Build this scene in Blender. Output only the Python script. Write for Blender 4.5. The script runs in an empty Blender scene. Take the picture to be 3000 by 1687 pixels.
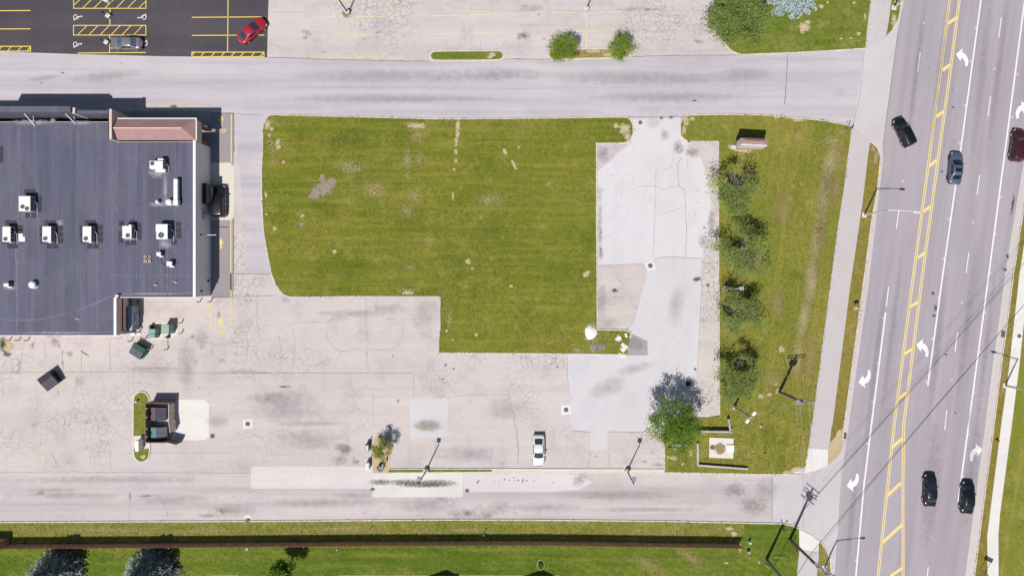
import bpy, math, random
import numpy as np
from mathutils import Vector, Matrix, Euler
R = math.radians
random.seed(7)
SC = bpy.context.scene
COL = SC.collection

# ------------------------------------------------------------------ camera, light, exposure
H = 106.0                                   # drone height
CAMX, CAMY = 3.0, 0.425                     # ground point straight below the drone
cd = bpy.data.cameras.new("camera")
cam = bpy.data.objects.new("camera", cd); COL.objects.link(cam)
cam.location = (CAMX, CAMY, H)
cd.sensor_width = 36.0; cd.sensor_fit = 'HORIZONTAL'
cd.lens = 36.0 * H / 150.0
cd.shift_x = -CAMX / 150.0; cd.shift_y = -CAMY / 150.0
cd.clip_start = 1.0; cd.clip_end = 3000.0
SC.camera = cam
SUN_EL = 59.5
sdx, sdy = 0.43, 0.90                       # where shadows fall (east, north)
sl = math.hypot(sdx, sdy); sdx /= sl; sdy /= sl
world = bpy.data.worlds.new("World"); SC.world = world; world.use_nodes = True
wn = world.node_tree; wn.nodes.clear()
wo = wn.nodes.new("ShaderNodeOutputWorld"); wb = wn.nodes.new("ShaderNodeBackground")
sk = wn.nodes.new("ShaderNodeTexSky"); sk.sky_type = 'NISHITA'; sk.sun_disc = False
sk.sun_elevation = R(SUN_EL); sk.sun_rotation = math.atan2(-sdx, -sdy)
wb.inputs["Strength"].default_value = 0.063
wn.links.new(sk.outputs[0], wb.inputs[0]); wn.links.new(wb.outputs[0], wo.inputs[0])
sd = bpy.data.lights.new("sun", 'SUN'); sd.energy = 4.6; sd.angle = R(0.5); sd.color = (1.0, 0.955, 0.9)
so = bpy.data.objects.new("sun", sd); COL.objects.link(so); so.location = (-40, -80, 90)
ce = math.cos(R(SUN_EL))
so.rotation_euler = Vector((sdx*ce, sdy*ce, -math.sin(R(SUN_EL)))).to_track_quat('-Z', 'Y').to_euler()
SC.view_settings.view_transform = 'Standard'; SC.view_settings.look = 'None'
SC.view_settings.exposure = 0.27; SC.view_settings.gamma = 1.0
SC.view_settings.use_curve_mapping = False
SC.cycles.max_bounces = 5; SC.cycles.diffuse_bounces = 2; SC.cycles.transparent_max_bounces = 24

# ------------------------------------------------------------------ plan coordinates
TILE = {'1a':(0,0),'2a':(750,0),'3a':(1500,0),'4a':(2200,0),'5a':(0,400),'6a':(750,400),'7a':(1500,400),'8a':(2200,400),
        '1b':(0,800),'2b':(750,800),'3b':(1500,800),'4b':(2200,800),'5b':(0,1237),'6b':(750,1237),'7b':(1500,1237),'8b':(2200,1237)}
def T(t, *pts):                             # survey sheet -> plan units
    ox, oy = TILE[t]
    return [(ox + x/3.22, oy + y/3.22) for x, y in pts]
def gw(p, z=0.0):                           # plan unit -> metres
    return Vector(((p[0]-1500)/20.0, (843.5-p[1])/20.0, z))
def gz(p, z):                               # point known at height z -> metres
    g = gw(p); k = (H-z)/H
    return Vector((CAMX+(g.x-CAMX)*k, CAMY+(g.y-CAMY)*k, z))
def chaikin(pts, n=2, closed=False):
    pts = [tuple(p) for p in pts]
    for _ in range(n):
        out = []
        m = len(pts)
        rng = range(m) if closed else range(m-1)
        if not closed: out.append(pts[0])
        for i in rng:
            a, b = pts[i], pts[(i+1) % m]
            out.append(tuple(.75*x+.25*y for x, y in zip(a, b))); out.append(tuple(.25*x+.75*y for x, y in zip(a, b)))
        if not closed: out.append(pts[-1])
        pts = out
    return pts

# ------------------------------------------------------------------ mesh builder
class MB:
    def __init__(s): s.v = []; s.f = []
    def add(s, vs, fs):
        o = len(s.v); s.v += [tuple(v) for v in vs]; s.f += [tuple(i+o for i in f) for f in fs]; return s
    def box(s, x0, x1, y0, y1, z0, z1, rz=0.0, c=None):
        vs = [(x0,y0,z0),(x1,y0,z0),(x1,y1,z0),(x0,y1,z0),(x0,y0,z1),(x1,y0,z1),(x1,y1,z1),(x0,y1,z1)]
        if rz or c:
            cx, cy = c or (0, 0); ca, sa = math.cos(rz), math.sin(rz)
            vs = [(cx+x*ca-y*sa, cy+x*sa+y*ca, z) for x, y, z in vs]
        return s.add(vs, [(0,3,2,1),(4,5,6,7),(0,1,5,4),(1,2,6,5),(2,3,7,6),(3,0,4,7)])
    def bbox(s, x0, x1, y0, y1, z0, z1, b=0.03):          # box with chamfered top edges
        vs = [(x0,y0,z0),(x1,y0,z0),(x1,y1,z0),(x0,y1,z0),(x0,y0,z1-b),(x1,y0,z1-b),(x1,y1,z1-b),(x0,y1,z1-b),
              (x0+b,y0+b,z1),(x1-b,y0+b,z1),(x1-b,y1-b,z1),(x0+b,y1-b,z1)]
        return s.add(vs, [(0,3,2,1),(8,9,10,11)]+[(i,(i+1)%4,(i+1)%4+4,i+4) for i in range(4)]+[(i+4,(i+1)%4+4,(i+1)%4+8,i+8) for i in range(4)])
    def prism(s, poly, z0, z1):
        n = len(poly)
        a = sum(poly[i][0]*poly[(i+1)%n][1]-poly[(i+1)%n][0]*poly[i][1] for i in range(n))
        if a < 0: poly = poly[::-1]
        vs = [(p[0],p[1],z0) for p in poly]+[(p[0],p[1],z1) for p in poly]
        return s.add(vs, [tuple(range(n))[::-1], tuple(range(n,2*n))]+[(i,(i+1)%n,(i+1)%n+n,i+n) for i in range(n)])
    def sheet(s, poly, z):
        n = len(poly)
        a = sum(poly[i][0]*poly[(i+1)%n][1]-poly[(i+1)%n][0]*poly[i][1] for i in range(n))
        if a < 0: poly = poly[::-1]
        return s.add([(p[0],p[1],z) for p in poly], [tuple(range(n))])
    def tube(s, pts, r, n=8, cap=True):
        pts = [Vector(p) for p in pts]; m = len(pts)
        rs = r if isinstance(r, (list, tuple)) else [r]*m
        vs, fs = [], []
        for i, p in enumerate(pts):
            d = (pts[min(i+1,m-1)]-pts[max(i-1,0)]).normalized()
            u = d.cross(Vector((0,0,1)))
            if u.length < 1e-3: u = d.cross(Vector((0,1,0)))
            u.normalize(); w = d.cross(u)
            for k in range(n):
                a = 2*math.pi*k/n
                vs.append(p + (u*math.cos(a)+w*math.sin(a))*rs[i])
        for i in range(m-1):
            for k in range(n):
                fs.append((i*n+k, i*n+(k+1)%n, (i+1)*n+(k+1)%n, (i+1)*n+k))
        if cap: fs += [tuple(range(n))[::-1], tuple(range((m-1)*n, m*n))]
        return s.add(vs, fs)
    def lathe(s, prof, n=20, c=(0,0)):                    # (r, z) profile
        vs, fs = [], []
        for r, z in prof:
            for k in range(n):
                a = 2*math.pi*k/n; vs.append((c[0]+r*math.cos(a), c[1]+r*math.sin(a), z))
        for i in range(len(prof)-1):
            for k in range(n):
                fs.append((i*n+k, i*n+(k+1)%n, (i+1)*n+(k+1)%n, (i+1)*n+k))
        fs += [tuple(range(n))[::-1], tuple(range((len(prof)-1)*n, len(prof)*n))]
        return s.add(vs, fs)
    def strip(s, pts, w, z0, z1=None, closed=False):      # ribbon (z1 None) or kerb-like bar along a 2d line
        pts = [Vector((p[0],p[1])) for p in pts]; m = len(pts)
        L = []
        for i, p in enumerate(pts):
            a = pts[(i-1) % m] if closed else pts[max(i-1,0)]
            b = pts[(i+1) % m] if closed else pts[min(i+1,m-1)]
            d1 = (p-a); d2 = (b-p)
            if d1.length < 1e-6: d1 = d2
            if d2.length < 1e-6: d2 = d1
            d1.normalize(); d2.normalize()
            d = d1+d2
            d = d.normalized() if d.length > 1e-4 else d1
            nrm = Vector((-d.y, d.x)); k = 1/max(.45, abs(nrm.dot(Vector((-d1.y, d1.x)))))
            ww = w[i] if isinstance(w, (list, tuple)) else w
            L.append((p+nrm*ww*.5*k, p-nrm*ww*.5*k))
        rng = range(m) if closed else range(m-1)
        if z1 is None:
            vs = [(q.x,q.y,z0) for l in L for q in l]
            return s.add(vs, [(2*i+1, 2*((i+1)%m)+1, 2*((i+1)%m), 2*i) for i in rng])
        vs = [(q.x,q.y,z) for l in L for z in (z0,z1) for q in l]     # l0,r0,l1,r1
        fs = []
        for i in rng:
            a, b = 4*i, 4*((i+1)%m)
            fs += [(a+3,b+3,b+2,a+2),(a,a+2,b+2,b),(a+1,b+1,b+3,a+3)]
        if not closed: fs += [(0,1,3,2), (4*m-4,4*m-2,4*m-1,4*m-3)]
        return s.add(vs, fs)
    def build(s, name, m, parent=None, loc=None, rz=0.0, smooth=False):
        me = bpy.data.meshes.new(name); me.from_pydata(s.v, [], s.f); me.update()
        if m: me.materials.append(m)
        if smooth:
            me.polygons.foreach_set("use_smooth", [True]*len(me.polygons))
        o = bpy.data.objects.new(name, me); COL.objects.link(o)
        if parent: o.parent = parent
        if loc is not None: o.location = loc
        if rz: o.rotation_euler = (0,0,rz)
        return o
def tag(o, label, cat, group=None):
    o["label"] = label; o["category"] = cat
    if group: o["group"] = group
    return o
def thing(name, label, cat, loc=(0,0,0), rz=0.0, group=None):
    o = bpy.data.objects.new(name, None); COL.objects.link(o); o.empty_display_size = .3
    o.location = loc; o.rotation_euler = (0,0,rz)
    return tag(o, label, cat, group)
def struct(o):
    o["kind"] = "structure"; return o
def dup(root, loc, rz=0.0, label=None, parent=None):
    r = root.copy(); COL.objects.link(r)
    if parent is None: r.location = loc; r.rotation_euler = (0,0,rz)
    else: r.parent = parent
    if label: r["label"] = label
    for ch in list(root.children): dup(ch, None, 0, None, r)
    return r

# ------------------------------------------------------------------ materials
E0 = 1.55
def lin(c):
    return tuple(((x/255.0)/12.92 if x/255.0 <= .04045 else ((x/255.0+.055)/1.055)**2.4) for x in c)
def C(r, g, b, k=1.0):                      # colour as it looks in full sun -> albedo
    return tuple(min(.9, x*k/E0) for x in lin((r, g, b)))+(1.0,)
class NT:
    def __init__(s, name):
        s.m = bpy.data.materials.new(name); s.m.use_nodes = True; s.t = s.m.node_tree; s.t.nodes.clear()
        s.out = s.t.nodes.new("ShaderNodeOutputMaterial"); s.b = s.t.nodes.new("ShaderNodeBsdfPrincipled")
        s.t.links.new(s.b.outputs[0], s.out.inputs[0])
        s.b.inputs["Specular IOR Level"].default_value = .25
    def n(s, t, **k):
        nd = s.t.nodes.new(t)
        for a, v in k.items(): setattr(nd, a, v)
        return nd
    def l(s, a, b): s.t.links.new(a, b)
    def put(s, sock, v):
        if isinstance(v, bpy.types.NodeSocket): s.l(v, sock)
        else: sock.default_value = v
    def pos(s, scale=(1,1,1), obj=False, rot=0.0):
        if obj: src = s.n("ShaderNodeTexCoord").outputs["Object"]
        else: src = s.n("ShaderNodeNewGeometry").outputs["Position"]
        mp = s.n("ShaderNodeMapping"); mp.vector_type = 'TEXTURE'
        mp.inputs["Scale"].default_value = tuple(1.0/x for x in scale); mp.inputs["Rotation"].default_value = (0,0,rot)
        s.l(src, mp.inputs[0]); return mp.outputs[0]
    def noise(s, vec, scale, detail=3, rough=.55, dist=0.0):
        nd = s.n("ShaderNodeTexNoise"); s.l(vec, nd.inputs["Vector"])
        nd.inputs["Scale"].default_value = scale; nd.inputs["Detail"].default_value = detail
        nd.inputs["Roughness"].default_value = rough; nd.inputs["Distortion"].default_value = dist
        return nd.outputs["Fac"]
    def ramp(s, fac, lo, hi, a=0.0, b=1.0):
        nd = s.n("ShaderNodeMapRange"); nd.clamp = True
        s.l(fac, nd.inputs[0]); nd.inputs[1].default_value = lo; nd.inputs[2].default_value = hi
        nd.inputs[3].default_value = a; nd.inputs[4].default_value = b
        return nd.outputs[0]
    def math(s, op, a, b=0.0):
        nd = s.n("ShaderNodeMath", operation=op); s.put(nd.inputs[0], a); s.put(nd.inputs[1], b); return nd.outputs[0]
    def mix(s, fac, a, b, mode='MIX'):
        nd = s.n("ShaderNodeMix", data_type='RGBA', blend_type=mode)
        s.put(nd.inputs[0], fac); s.put(nd.inputs[6], a); s.put(nd.inputs[7], b); return nd.outputs[2]
    def bump(s, h, dist=.02, st=.5):
        nd = s.n("ShaderNodeBump"); nd.inputs["Strength"].default_value = st; nd.inputs["Distance"].default_value = dist
        s.l(h, nd.inputs["Height"]); s.l(nd.outputs[0], s.b.inputs["Normal"])
    def done(s, col=None, rough=.85, metal=0.0, spec=None):
        if col is not None: s.put(s.b.inputs["Base Color"], col)
        s.put(s.b.inputs["Roughness"], rough); s.b.inputs["Metallic"].default_value = metal
        if spec is not None: s.b.inputs["Specular IOR Level"].default_value = spec
        return s.m
_cache = {}
def plain(name, c, rough=.7, metal=0.0, var=.12, scale=3.0, spec=None, obj=True):
    if name in _cache: return _cache[name]
    t = NT(name); v = t.pos(obj=obj)
    f = t.noise(v, scale, 4, .6); g = t.noise(v, scale*9, 2, .6)
    dk = tuple(x*(1-var*1.6) for x in c[:3])+(1,); lt = tuple(min(.95, x*(1+var)) for x in c[:3])+(1,)
    col = t.mix(t.ramp(f,.3,.7), dk, lt); col = t.mix(t.ramp(g,.35,.75,0,.35), col, dk)
    t.done(col, rough, metal, spec); _cache[name] = t.m; return t.m
def paving(name, base, dark, light, streak=0.0, srot=0.0, grain=.5, crackle=0.0, blotch=.5, sscale=.05, seam=None, warm=None, fine=0.0):
    t = NT(name); v = t.pos()
    big = t.noise(v, .045, 4, .6); mid = t.noise(v, .22, 5, .62); sm = t.noise(v, 1.4, 4, .65); gr = t.noise(v, 9.0, 2, .7)
    col = t.mix(t.ramp(big,.35,.68), base, light)
    if warm: col = t.mix(t.ramp(t.noise(v,.09,3,.5),.42,.66,0,.75), col, warm)
    col = t.mix(t.ramp(mid,.5,.78,0,blotch), col, dark)
    col = t.mix(t.ramp(sm,.52,.8,0,.35), col, dark)
    if streak:
        sv = t.pos((.035,1.0,1), rot=srot); st = t.noise(sv, sscale*9, 3, .6)
        col = t.mix(t.ramp(st,.42,.7,0,streak), col, dark)
        sv2 = t.pos((.012,.5,1), rot=srot); st2 = t.noise(sv2, sscale*22, 3, .7)
        col = t.mix(t.ramp(st2,.5,.75,0,streak*.6), col, light)
    if fine:
        fv = t.pos((.06,1.0,1), rot=srot); col = t.mix(t.ramp(t.noise(fv, 3.2, 3, .7),.5,.72,0,fine), col, dark)
    col = t.mix(t.ramp(gr,.4,.72,0,grain), col, tuple(x*.72 for x in dark[:3])+(1,))
    g2 = t.noise(v, 4.0, 2, .8); col = t.mix(t.ramp(g2,.6,.8,0,grain*.7), col, light)
    if crackle:
        wv = t.n("ShaderNodeVectorMath", operation='ADD'); t.l(v, wv.inputs[0])
        nz = t.n("ShaderNodeTexNoise"); nz.inputs["Scale"].default_value = .7; nz.inputs["Detail"].default_value = 3; t.l(v, nz.inputs["Vector"])
        t.l(nz.outputs["Color"], wv.inputs[1])
        for sc, wd, lo, hi, am in ((1.15,.045,.50,.60,.8), (.30,.009,.42,.56,.5)):
            vo = t.n("ShaderNodeTexVoronoi", feature='DISTANCE_TO_EDGE'); vo.inputs["Scale"].default_value = sc
            t.l(wv.outputs[0], vo.inputs["Vector"])
            msk = t.ramp(t.noise(v, .06 if sc > .5 else .11, 3, .55), lo, hi, 0, am*crackle)
            c = t.math('MULTIPLY', t.ramp(vo.outputs["Distance"], wd*.35, wd, 1, 0), msk)
            col = t.mix(c, col, tuple(x*.62 for x in dark[:3])+(1,))
    t.bump(gr, .004, .4)
    return t.done(col, .9, 0, .2)
def turf(name, a, b, straw, dry=.5, stripe=None, bigc=None, fleck=.5, srange=(.50,.74), mow=None):
    t = NT(name); v = t.pos()
    big = t.noise(v, .06, 4, .6); mid = t.noise(v, .35, 5, .65); sm = t.noise(v, 1.7, 5, .75); fi = t.noise(v, 6.5, 3, .8)
    col = t.mix(t.ramp(big,.36,.64), a, b)
    if bigc: col = t.mix(t.ramp(t.noise(v,.1,4,.6,.4),.5,.72,0,.8), col, bigc)
    col = t.mix(t.ramp(mid,srange[0],srange[1],0,dry), col, straw)
    dk = tuple(x*.42 for x in a[:3])+(1,)
    col = t.mix(t.ramp(sm,.45,.70,0,.52), col, dk); col = t.mix(t.ramp(t.noise(v,.9,5,.7),.48,.7,0,.35), col, dk)
    col = t.mix(t.ramp(t.noise(v, 2.7, 4, .75),.54,.74,0,dry*.85), col, straw)
    col = t.mix(t.ramp(fi,.44,.70,0,.5), col, dk)
    lt = tuple(min(.6, x*1.5) for x in straw[:3])+(1,)
    col = t.mix(t.ramp(t.noise(v, 4.6, 3, .85),.57,.72,0,fleck), col, lt)
    if stripe:
        sv = t.pos((1,1,1), rot=stripe[0]); w = t.n("ShaderNodeTexWave"); w.inputs["Scale"].default_value = stripe[1]
        w.inputs["Distortion"].default_value = 2.2; w.inputs["Detail"].default_value = 2; w.inputs["Detail Scale"].default_value = .6; t.l(sv, w.inputs["Vector"])
        col = t.mix(t.math('MULTIPLY', w.outputs["Fac"], stripe[2]), col, dk)
    if mow:
        mv = t.pos((.05,1.0,1), rot=mow[0]); col = t.mix(t.ramp(t.noise(mv, mow[1], 4, .6),.46,.66,0,mow[2]), col, a); col = t.mix(t.ramp(t.noise(mv, mow[1]*1.7, 3, .6),.5,.68,0,mow[2]*.8), col, b)
    t.bump(sm, .05, .6)
    return t.done(col, .95, 0, .1)
def soft(name, c, lo=.35, hi=.62, ns=3.0, amt=1.0, nw=.8, det=4, sq=False):    # stain or bare spot with ragged see-through edge
    t = NT(name); tc = t.n("ShaderNodeTexCoord"); v = t.pos()
    sub = t.n("ShaderNodeVectorMath", operation='SUBTRACT'); t.l(tc.outputs["Generated"], sub.inputs[0]); sub.inputs[1].default_value = (.5,.5,0)
    mz = t.n("ShaderNodeVectorMath", operation='MULTIPLY'); t.l(sub.outputs[0], mz.inputs[0]); mz.inputs[1].default_value = (2,2,0)
    if sq:
        ab = t.n("ShaderNodeVectorMath", operation='ABSOLUTE'); t.l(mz.outputs[0], ab.inputs[0]); sx = t.n("ShaderNodeSeparateXYZ"); t.l(ab.outputs[0], sx.inputs[0])
        d = t.math('MAXIMUM', sx.outputs[0], sx.outputs[1])
    else:
        ln = t.n("ShaderNodeVectorMath", operation='LENGTH'); t.l(mz.outputs[0], ln.inputs[0]); d = ln.outputs["Value"]
    f = t.math('SUBTRACT', 1.0, d)
    nz = t.math('MULTIPLY', t.math('SUBTRACT', t.noise(v, ns, det, .65), .5), nw*2)
    f = t.math('ADD', f, nz)
    fade = t.ramp(d, .62, 1.0, 1, 0)
    al = t.math('MULTIPLY', t.ramp(f, lo, hi, 0, amt), fade)
    col = t.mix(t.ramp(t.noise(v, 5, 3, .7),.35,.7), c, tuple(x*.78 for x in c[:3])+(1,))
    t.put(t.b.inputs["Alpha"], al)
    return t.done(col, .95, 0, .1)

# ================================================================== THE SETTING
RD = R(82.2)                                               # heading of the main road
M_LOT = paving("old_asphalt", C(222,212,210), C(186,176,180), C(230,222,219), crackle=1.0, warm=C(222,211,200), blotch=.7, streak=.3, fine=.2)
M_DRIVE = paving("drive_asphalt", C(204,197,202), C(184,177,187), C(218,212,215), streak=.75, blotch=.35, grain=.3, fine=.25)
M_SERV = paving("service_asphalt", C(217,207,208), C(184,174,179), C(228,219,217), streak=.75, crackle=.3, blotch=.6, warm=C(223,211,203), fine=.3)
M_ROAD = paving("road_asphalt", C(180,173,181), C(162,154,163), C(192,183,189), streak=.75, srot=RD, blotch=.3, warm=C(187,175,182), grain=.35, fine=.2)
M_GUT = paving("gutter_concrete", C(214,205,203), C(192,182,184), C(224,217,213), streak=.3, srot=RD, blotch=.3, grain=.3)
M_BLACK = paving("fresh_asphalt", C(84,79,86,1.0), C(68,64,72), C(98,92,98), streak=.4, blotch=.5, grain=.45)
M_LANE = paving("lane_asphalt", C(170,160,165), C(146,138,145), C(182,172,174), streak=.4, srot=R(90), blotch=.5)
M_PALE = paving("pale_asphalt", C(226,223,227), C(206,202,206), C(234,231,234), blotch=.5, grain=.25, crackle=.3, warm=C(221,215,215), streak=.2, srot=R(88))
M_PALE2 = paving("pale_patch", C(217,213,217), C(198,194,199), C(226,222,225), streak=.25, srot=R(60), blotch=.5, grain=.2)
M_PADG = paving("grey_patch", C(214,211,214), C(196,193,196), C(224,221,223), blotch=.4, grain=.25)
M_PATCH = paving("cream_patch", C(226,219,218), C(206,198,199), C(234,228,226), streak=.35, blotch=.4, grain=.25)
M_STRIPC = paving("strip_concrete", C(232,228,222), C(210,205,201), C(240,237,232), blotch=.5, grain=.3, streak=.4)
M_CONC = paving("pad_concrete", C(230,222,208), C(205,196,184), C(240,235,224), blotch=.4, grain=.3)
M_CONCW = paving("white_concrete", C(238,234,229), C(214,208,202), C(244,241,237), blotch=.35, grain=.22, streak=.25)
M_PATH = paving("path_asphalt", C(210,202,202), C(190,183,184), C(219,212,211), blotch=.25, grain=.6)
M_APRON = paving("apron_concrete", C(209,202,204), C(190,182,188), C(220,215,215), streak=.22, srot=R(40), blotch=.3, grain=.25)
M_KERB = plain("kerb_concrete", C(232,224,212), .9, var=.14, scale=1.2, obj=False)
M_PATCHD = paving("dark_patch_asphalt", C(176,170,172), C(150,145,149), C(188,182,183), blotch=.6, grain=.6)
M_WALK = paving("walk_concrete", C(176,172,172), C(150,146,148), C(190,186,185), blotch=.4)
M_LAWN = turf("lawn_grass", C(110,124,34), C(152,146,62), C(178,166,98), dry=.7, bigc=C(98,120,34), mow=(0,.8,.7))
M_EAST = turf("dry_lawn_grass", C(126,136,48), C(164,152,72), C(188,170,112), dry=.7, bigc=C(114,132,46), mow=(RD,.6,.75))
M_SOUTH = turf("green_lawn_grass", C(96,122,34), C(134,146,56), C(166,158,88), dry=.5, bigc=C(86,114,30), mow=(0,.7,.7), stripe=(R(60),.28,.16), fleck=.25)
M_SNORTH = turf("strip_grass", C(130,136,54), C(156,148,76), C(184,168,112), dry=.7, fleck=.5)
M_VERGE = turf("verge_grass", C(136,130,54), C(158,142,70), C(178,158,102), dry=.7)
M_GREEN = turf("island_grass", C(108,130,40), C(136,140,60), C(182,166,112), dry=.6)
M_GROUND = turf("outer_grass", C(112,118,40), C(136,132,58), C(156,148,88))
M_SAND = paving("sand", C(206,184,146), C(176,152,116), C(222,206,170), blotch=.5, grain=.6)

def sheet(name, polys, m, z, parent=None):
    mb = MB()
    for p in polys: mb.sheet([gw(q)[:2] for q in p], z)
    o = mb.build(name, m, parent)
    return o if parent else struct(o)
def raised(name, poly, m, z=.10):
    mb = MB(); mb.prism([gw(q)[:2] for q in poly], -.05, z)
    return struct(mb.build(name, m))
def kerb(lines, w=.17, z=.125, closed=False, name="kerb", m=None):
    mb = MB()
    for l in lines: mb.strip([gw(q)[:2] for q in l], w, -.04, z, closed)
    return struct(mb.build(name, m or M_KERB))

ground = MB().sheet([(-900,-900),(900,-900),(900,900),(-900,900)], -.06).build("ground", M_GROUND); struct(ground)
lot = sheet("parking_lot", [[(-900,-900),(2700,-900),(2700,1400),(2470,1400),(2440,1700),(2300,1700),(2300,1545),(-900,1545)]], M_LOT, 0.0)
drive = sheet("access_drive", [[(-900,152)]+T('1a',(0,491),(700,512),(1500,533),(2530,545))+T('2a',(370,550),(700,566),(1240,573),(1640,580),(2576,565))
      + T('3a',(360,560),(1130,540),(1600,525),(2160,522))+T('4a',(0,520),(1075,462))+[(2498,368)]+T('4a',(600,1140),(0,1100))+T('3a',(1700,1100),(1640,1105),(1580,1105),(1060,1110),(0,1128))
      + T('2a',(1700,1130),(170,1095),(-40,1090))+T('1a',(2100,1068),(2000,1005),(0,957))+[(-900,297)]], M_DRIVE, .004)
service = sheet("service_drive", [[(-900,1383),(441,1383),(736,1366),(1090,1366),(1090,1390),(1947,1386),(2262,1389),(2262.4,1530),(1550,1524),(800,1528),(-900,1532)]], M_SERV, .004)
RW = [(2760,-900),(2700,-400),(2649,0),(2630,93),(2585,435),(2543,847),(2485.7,1247),(2470,1361),(2447,1684),(2405,2100)]
RE = [(3150,-900),(3080,-100),(3062,100),(2978,599),(2945,800),(2928,933),(2909,1064),(2886,1247),(2852,1504),(2828,1684),(2780,2100)]
road = sheet("main_road", [RW+RE[::-1]], M_ROAD, .004)
KW = [(2694,-400),(2638,0)]                                 # kerb lines west and east of the road
KW2 = T('8a',(1220,200),(1190,500),(1140,760),(1050,1440))+T('4b',(875,1440))+T('8b',(875,60),(862,170))
KE = [(3168,-900),(3098,-100),(3040,350),(2999.7,599),(2968.6,800),(2951.5,933.5),(2933,1064),(2911,1247),(2877,1504),(2853.7,1684),(2805,2100)]
sheet("gutter", [[(2745,-900),(2694,-400),(2640,0),(2650,0),(2700,-400),(2760,-900)],
                 KW2+[(2468,1300),(2470,1361),(2485.7,1247),(2543,847),(2588,462)], RE+KE[::-1]], M_GUT, .007)
sheet("driveway_apron", [[(2534,143)]+T('4a',(1200,410),(1280,350),(1390,200),(1440,30))+[(2649,0),(2630,93),(2585,435),(2588,462),(2578,455)]+T('4a',(1180,1390),(1100,1290),(1010,1215),(945,1190))+[(2498,368)],
                 T('8b',(200,500),(490,490),(600,470),(730,400),(810,330),(845,270),(862,170),(900,170))+[(2470,1361),(2447,1684)]+T('8b',(750,1400),(748,1290),(700,1190),(645,1110),(560,1050),(450,995),(200,938))], M_APRON, .008)

# lawns ------------------------------------------------------------
CL = (T('2a',(62,1440),(65,1240),(80,1180),(115,1110),(135,1092),(170,1088),(900,1105),(1700,1125),(2300,1122))
      + T('3a',(0,1122),(700,1112),(1060,1108),(1105,1122),(1130,1160),(1140,1210),(1138,1270),(1120,1310),(1085,1340),(1040,1352),(792,1355))
      + T('7a',(798,800))+T('3b',(800,0),(803,530),(1080,535),(1120,565),(1110,620),(1080,770),(0,757))
      + T('2b',(1728,750),(1731,620),(1742,500),(1738,360),(1745,230),(1720,218),(1300,217),(900,215),(480,220),(320,226),(262,205),(200,130),(150,20))
      + T('6a',(140,1250),(75,930),(58,640),(57,300)))
raised("lawn", CL, M_LAWN)
EL = (T('3a',(1588,1190),(1605,1130),(1640,1095),(1700,1088),(2200,1083),(2576,1102))+T('4a',(290,1110),(600,1130),(900,1180),(945,1202))
      + T('4a',(915,1450))+T('8a',(880,450),(820,830),(740,1440))+T('4b',(570,1440))+T('8b',(545,200),(505,420),(430,430),(330,475),(240,485),(0,485))
      + T('7b',(1440,470),(1437,230),(1437,-40),(1850,-45))+T('3b',(1955,1340),(1950,400),(1945,0))+T('7a',(1945,50),(1660,50))+T('3a',(1670,1340),(1620,1315),(1592,1270)))
raised("lawn", EL, M_EAST)
raised("lawn", [(-900,1528.5)]+T('5b',(0,940),(2576,930))+T('6b',(1800,917),(2576,918))+T('7b',(1400,930),(2576,955))+T('8b',(330,960),(390,975),(452,1000),(455,1200),(430,1440))+[(2328,1760),(2280,2200),(-900,2200)], M_SOUTH)
raised("lawn", [(-900,1529.5),(0,1529.5),(800,1526.5),(1550,1522.5),(2180,1530),(2180,1560),(2160,1591),(1550,1585),(800,1587),(-900,1592)], M_SNORTH, .104)
NL = [(2060,-400),(2085,-40),(2098,20)]+T('3a',(1945,200),(1950,260),(1960,310),(2010,420),(2080,490),(2160,520))+T('4a',(0,515),(540,495),(1075,460),(1095,260),(1127,0))+[(2604,-400)]
raised("lawn", NL, M_GREEN)
raised("lawn", [(2668,-400)]+T('4a',(1325,0),(1300,200),(1275,340),(1330,285),(1385,200),(1410,110),(1412,20))+[(2690,-400)], M_GREEN)
raised("verge", T('4a',(1130,1330),(1185,1400))+T('8a',(1215,200),(1190,500),(1140,760),(1050,1440))+T('4b',(875,1440))+T('8b',(866,50),(745,190),(765,0))+T('4b',(765,1440),(950,0))+T('8a',(930,1440),(1050,620),(1112,100)), M_VERGE)
raised("verge", T('8b',(648,1125),(700,1190),(743,1290),(750,1440))+[(2440,1760),(2380,1760)]+T('8b',(618,1440),(638,1200)), M_VERGE)
EW = [(3200,-900),(3120,-100),(3060,350),(3018,599)]+T('4b',(2530,0),(2430,900),(2355,1440))+T('8b',(2240,950),(2225,1060),(2228,1440))+[(2890,2100)]
EE = [(3234,-900),(3155,-100),(3094,350),(3052,599)]+T('4b',(2620,0),(2530,850),(2455,1440))+T('8b',(2345,860),(2330,1060),(2332,1440))+[(2924,2100)]
raised("verge", KE+EW[::-1], M_VERGE)
raised("sidewalk", EW+EE[::-1], M_CONCW, .108)
raised("lawn", EE+[(3900,2100),(3900,-900)], M_EAST)
raised("sidewalk", T('8b',(455,1200),(640,1225),(618,1440))+[(2380,1760),(2328,1760)]+T('8b',(430,1440)), M_PATH, .107)
raised("sidewalk", [(2604,-400),(2668,-400)]+T('4a',(1325,0),(1300,200),(1275,340),(1260,362),(1180,415),(1080,450),(1095,260),(1127,0)), M_PATH, .045)
raised("sidewalk", T('4a',(948,1212),(1010,1235),(1090,1300),(1130,1335))+T('8a',(1112,100),(1050,620),(930,1440))+T('4b',(950,0),(765,1440))+T('8b',(765,0),(728,255),(538,238),(570,0))+T('4b',(570,1440))+T('8a',(740,1440),(820,830),(880,450))+T('4a',(915,1450)), M_PATH, .107)
raised("sidewalk", T('8b',(538,240),(727,256),(726,405),(640,445),(498,480),(515,400)), M_CONCW, .06)
raised("sidewalk", T('8b',(452,1003),(560,1055),(642,1118),(638,1224),(455,1200)), M_CONCW, .06)
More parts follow.
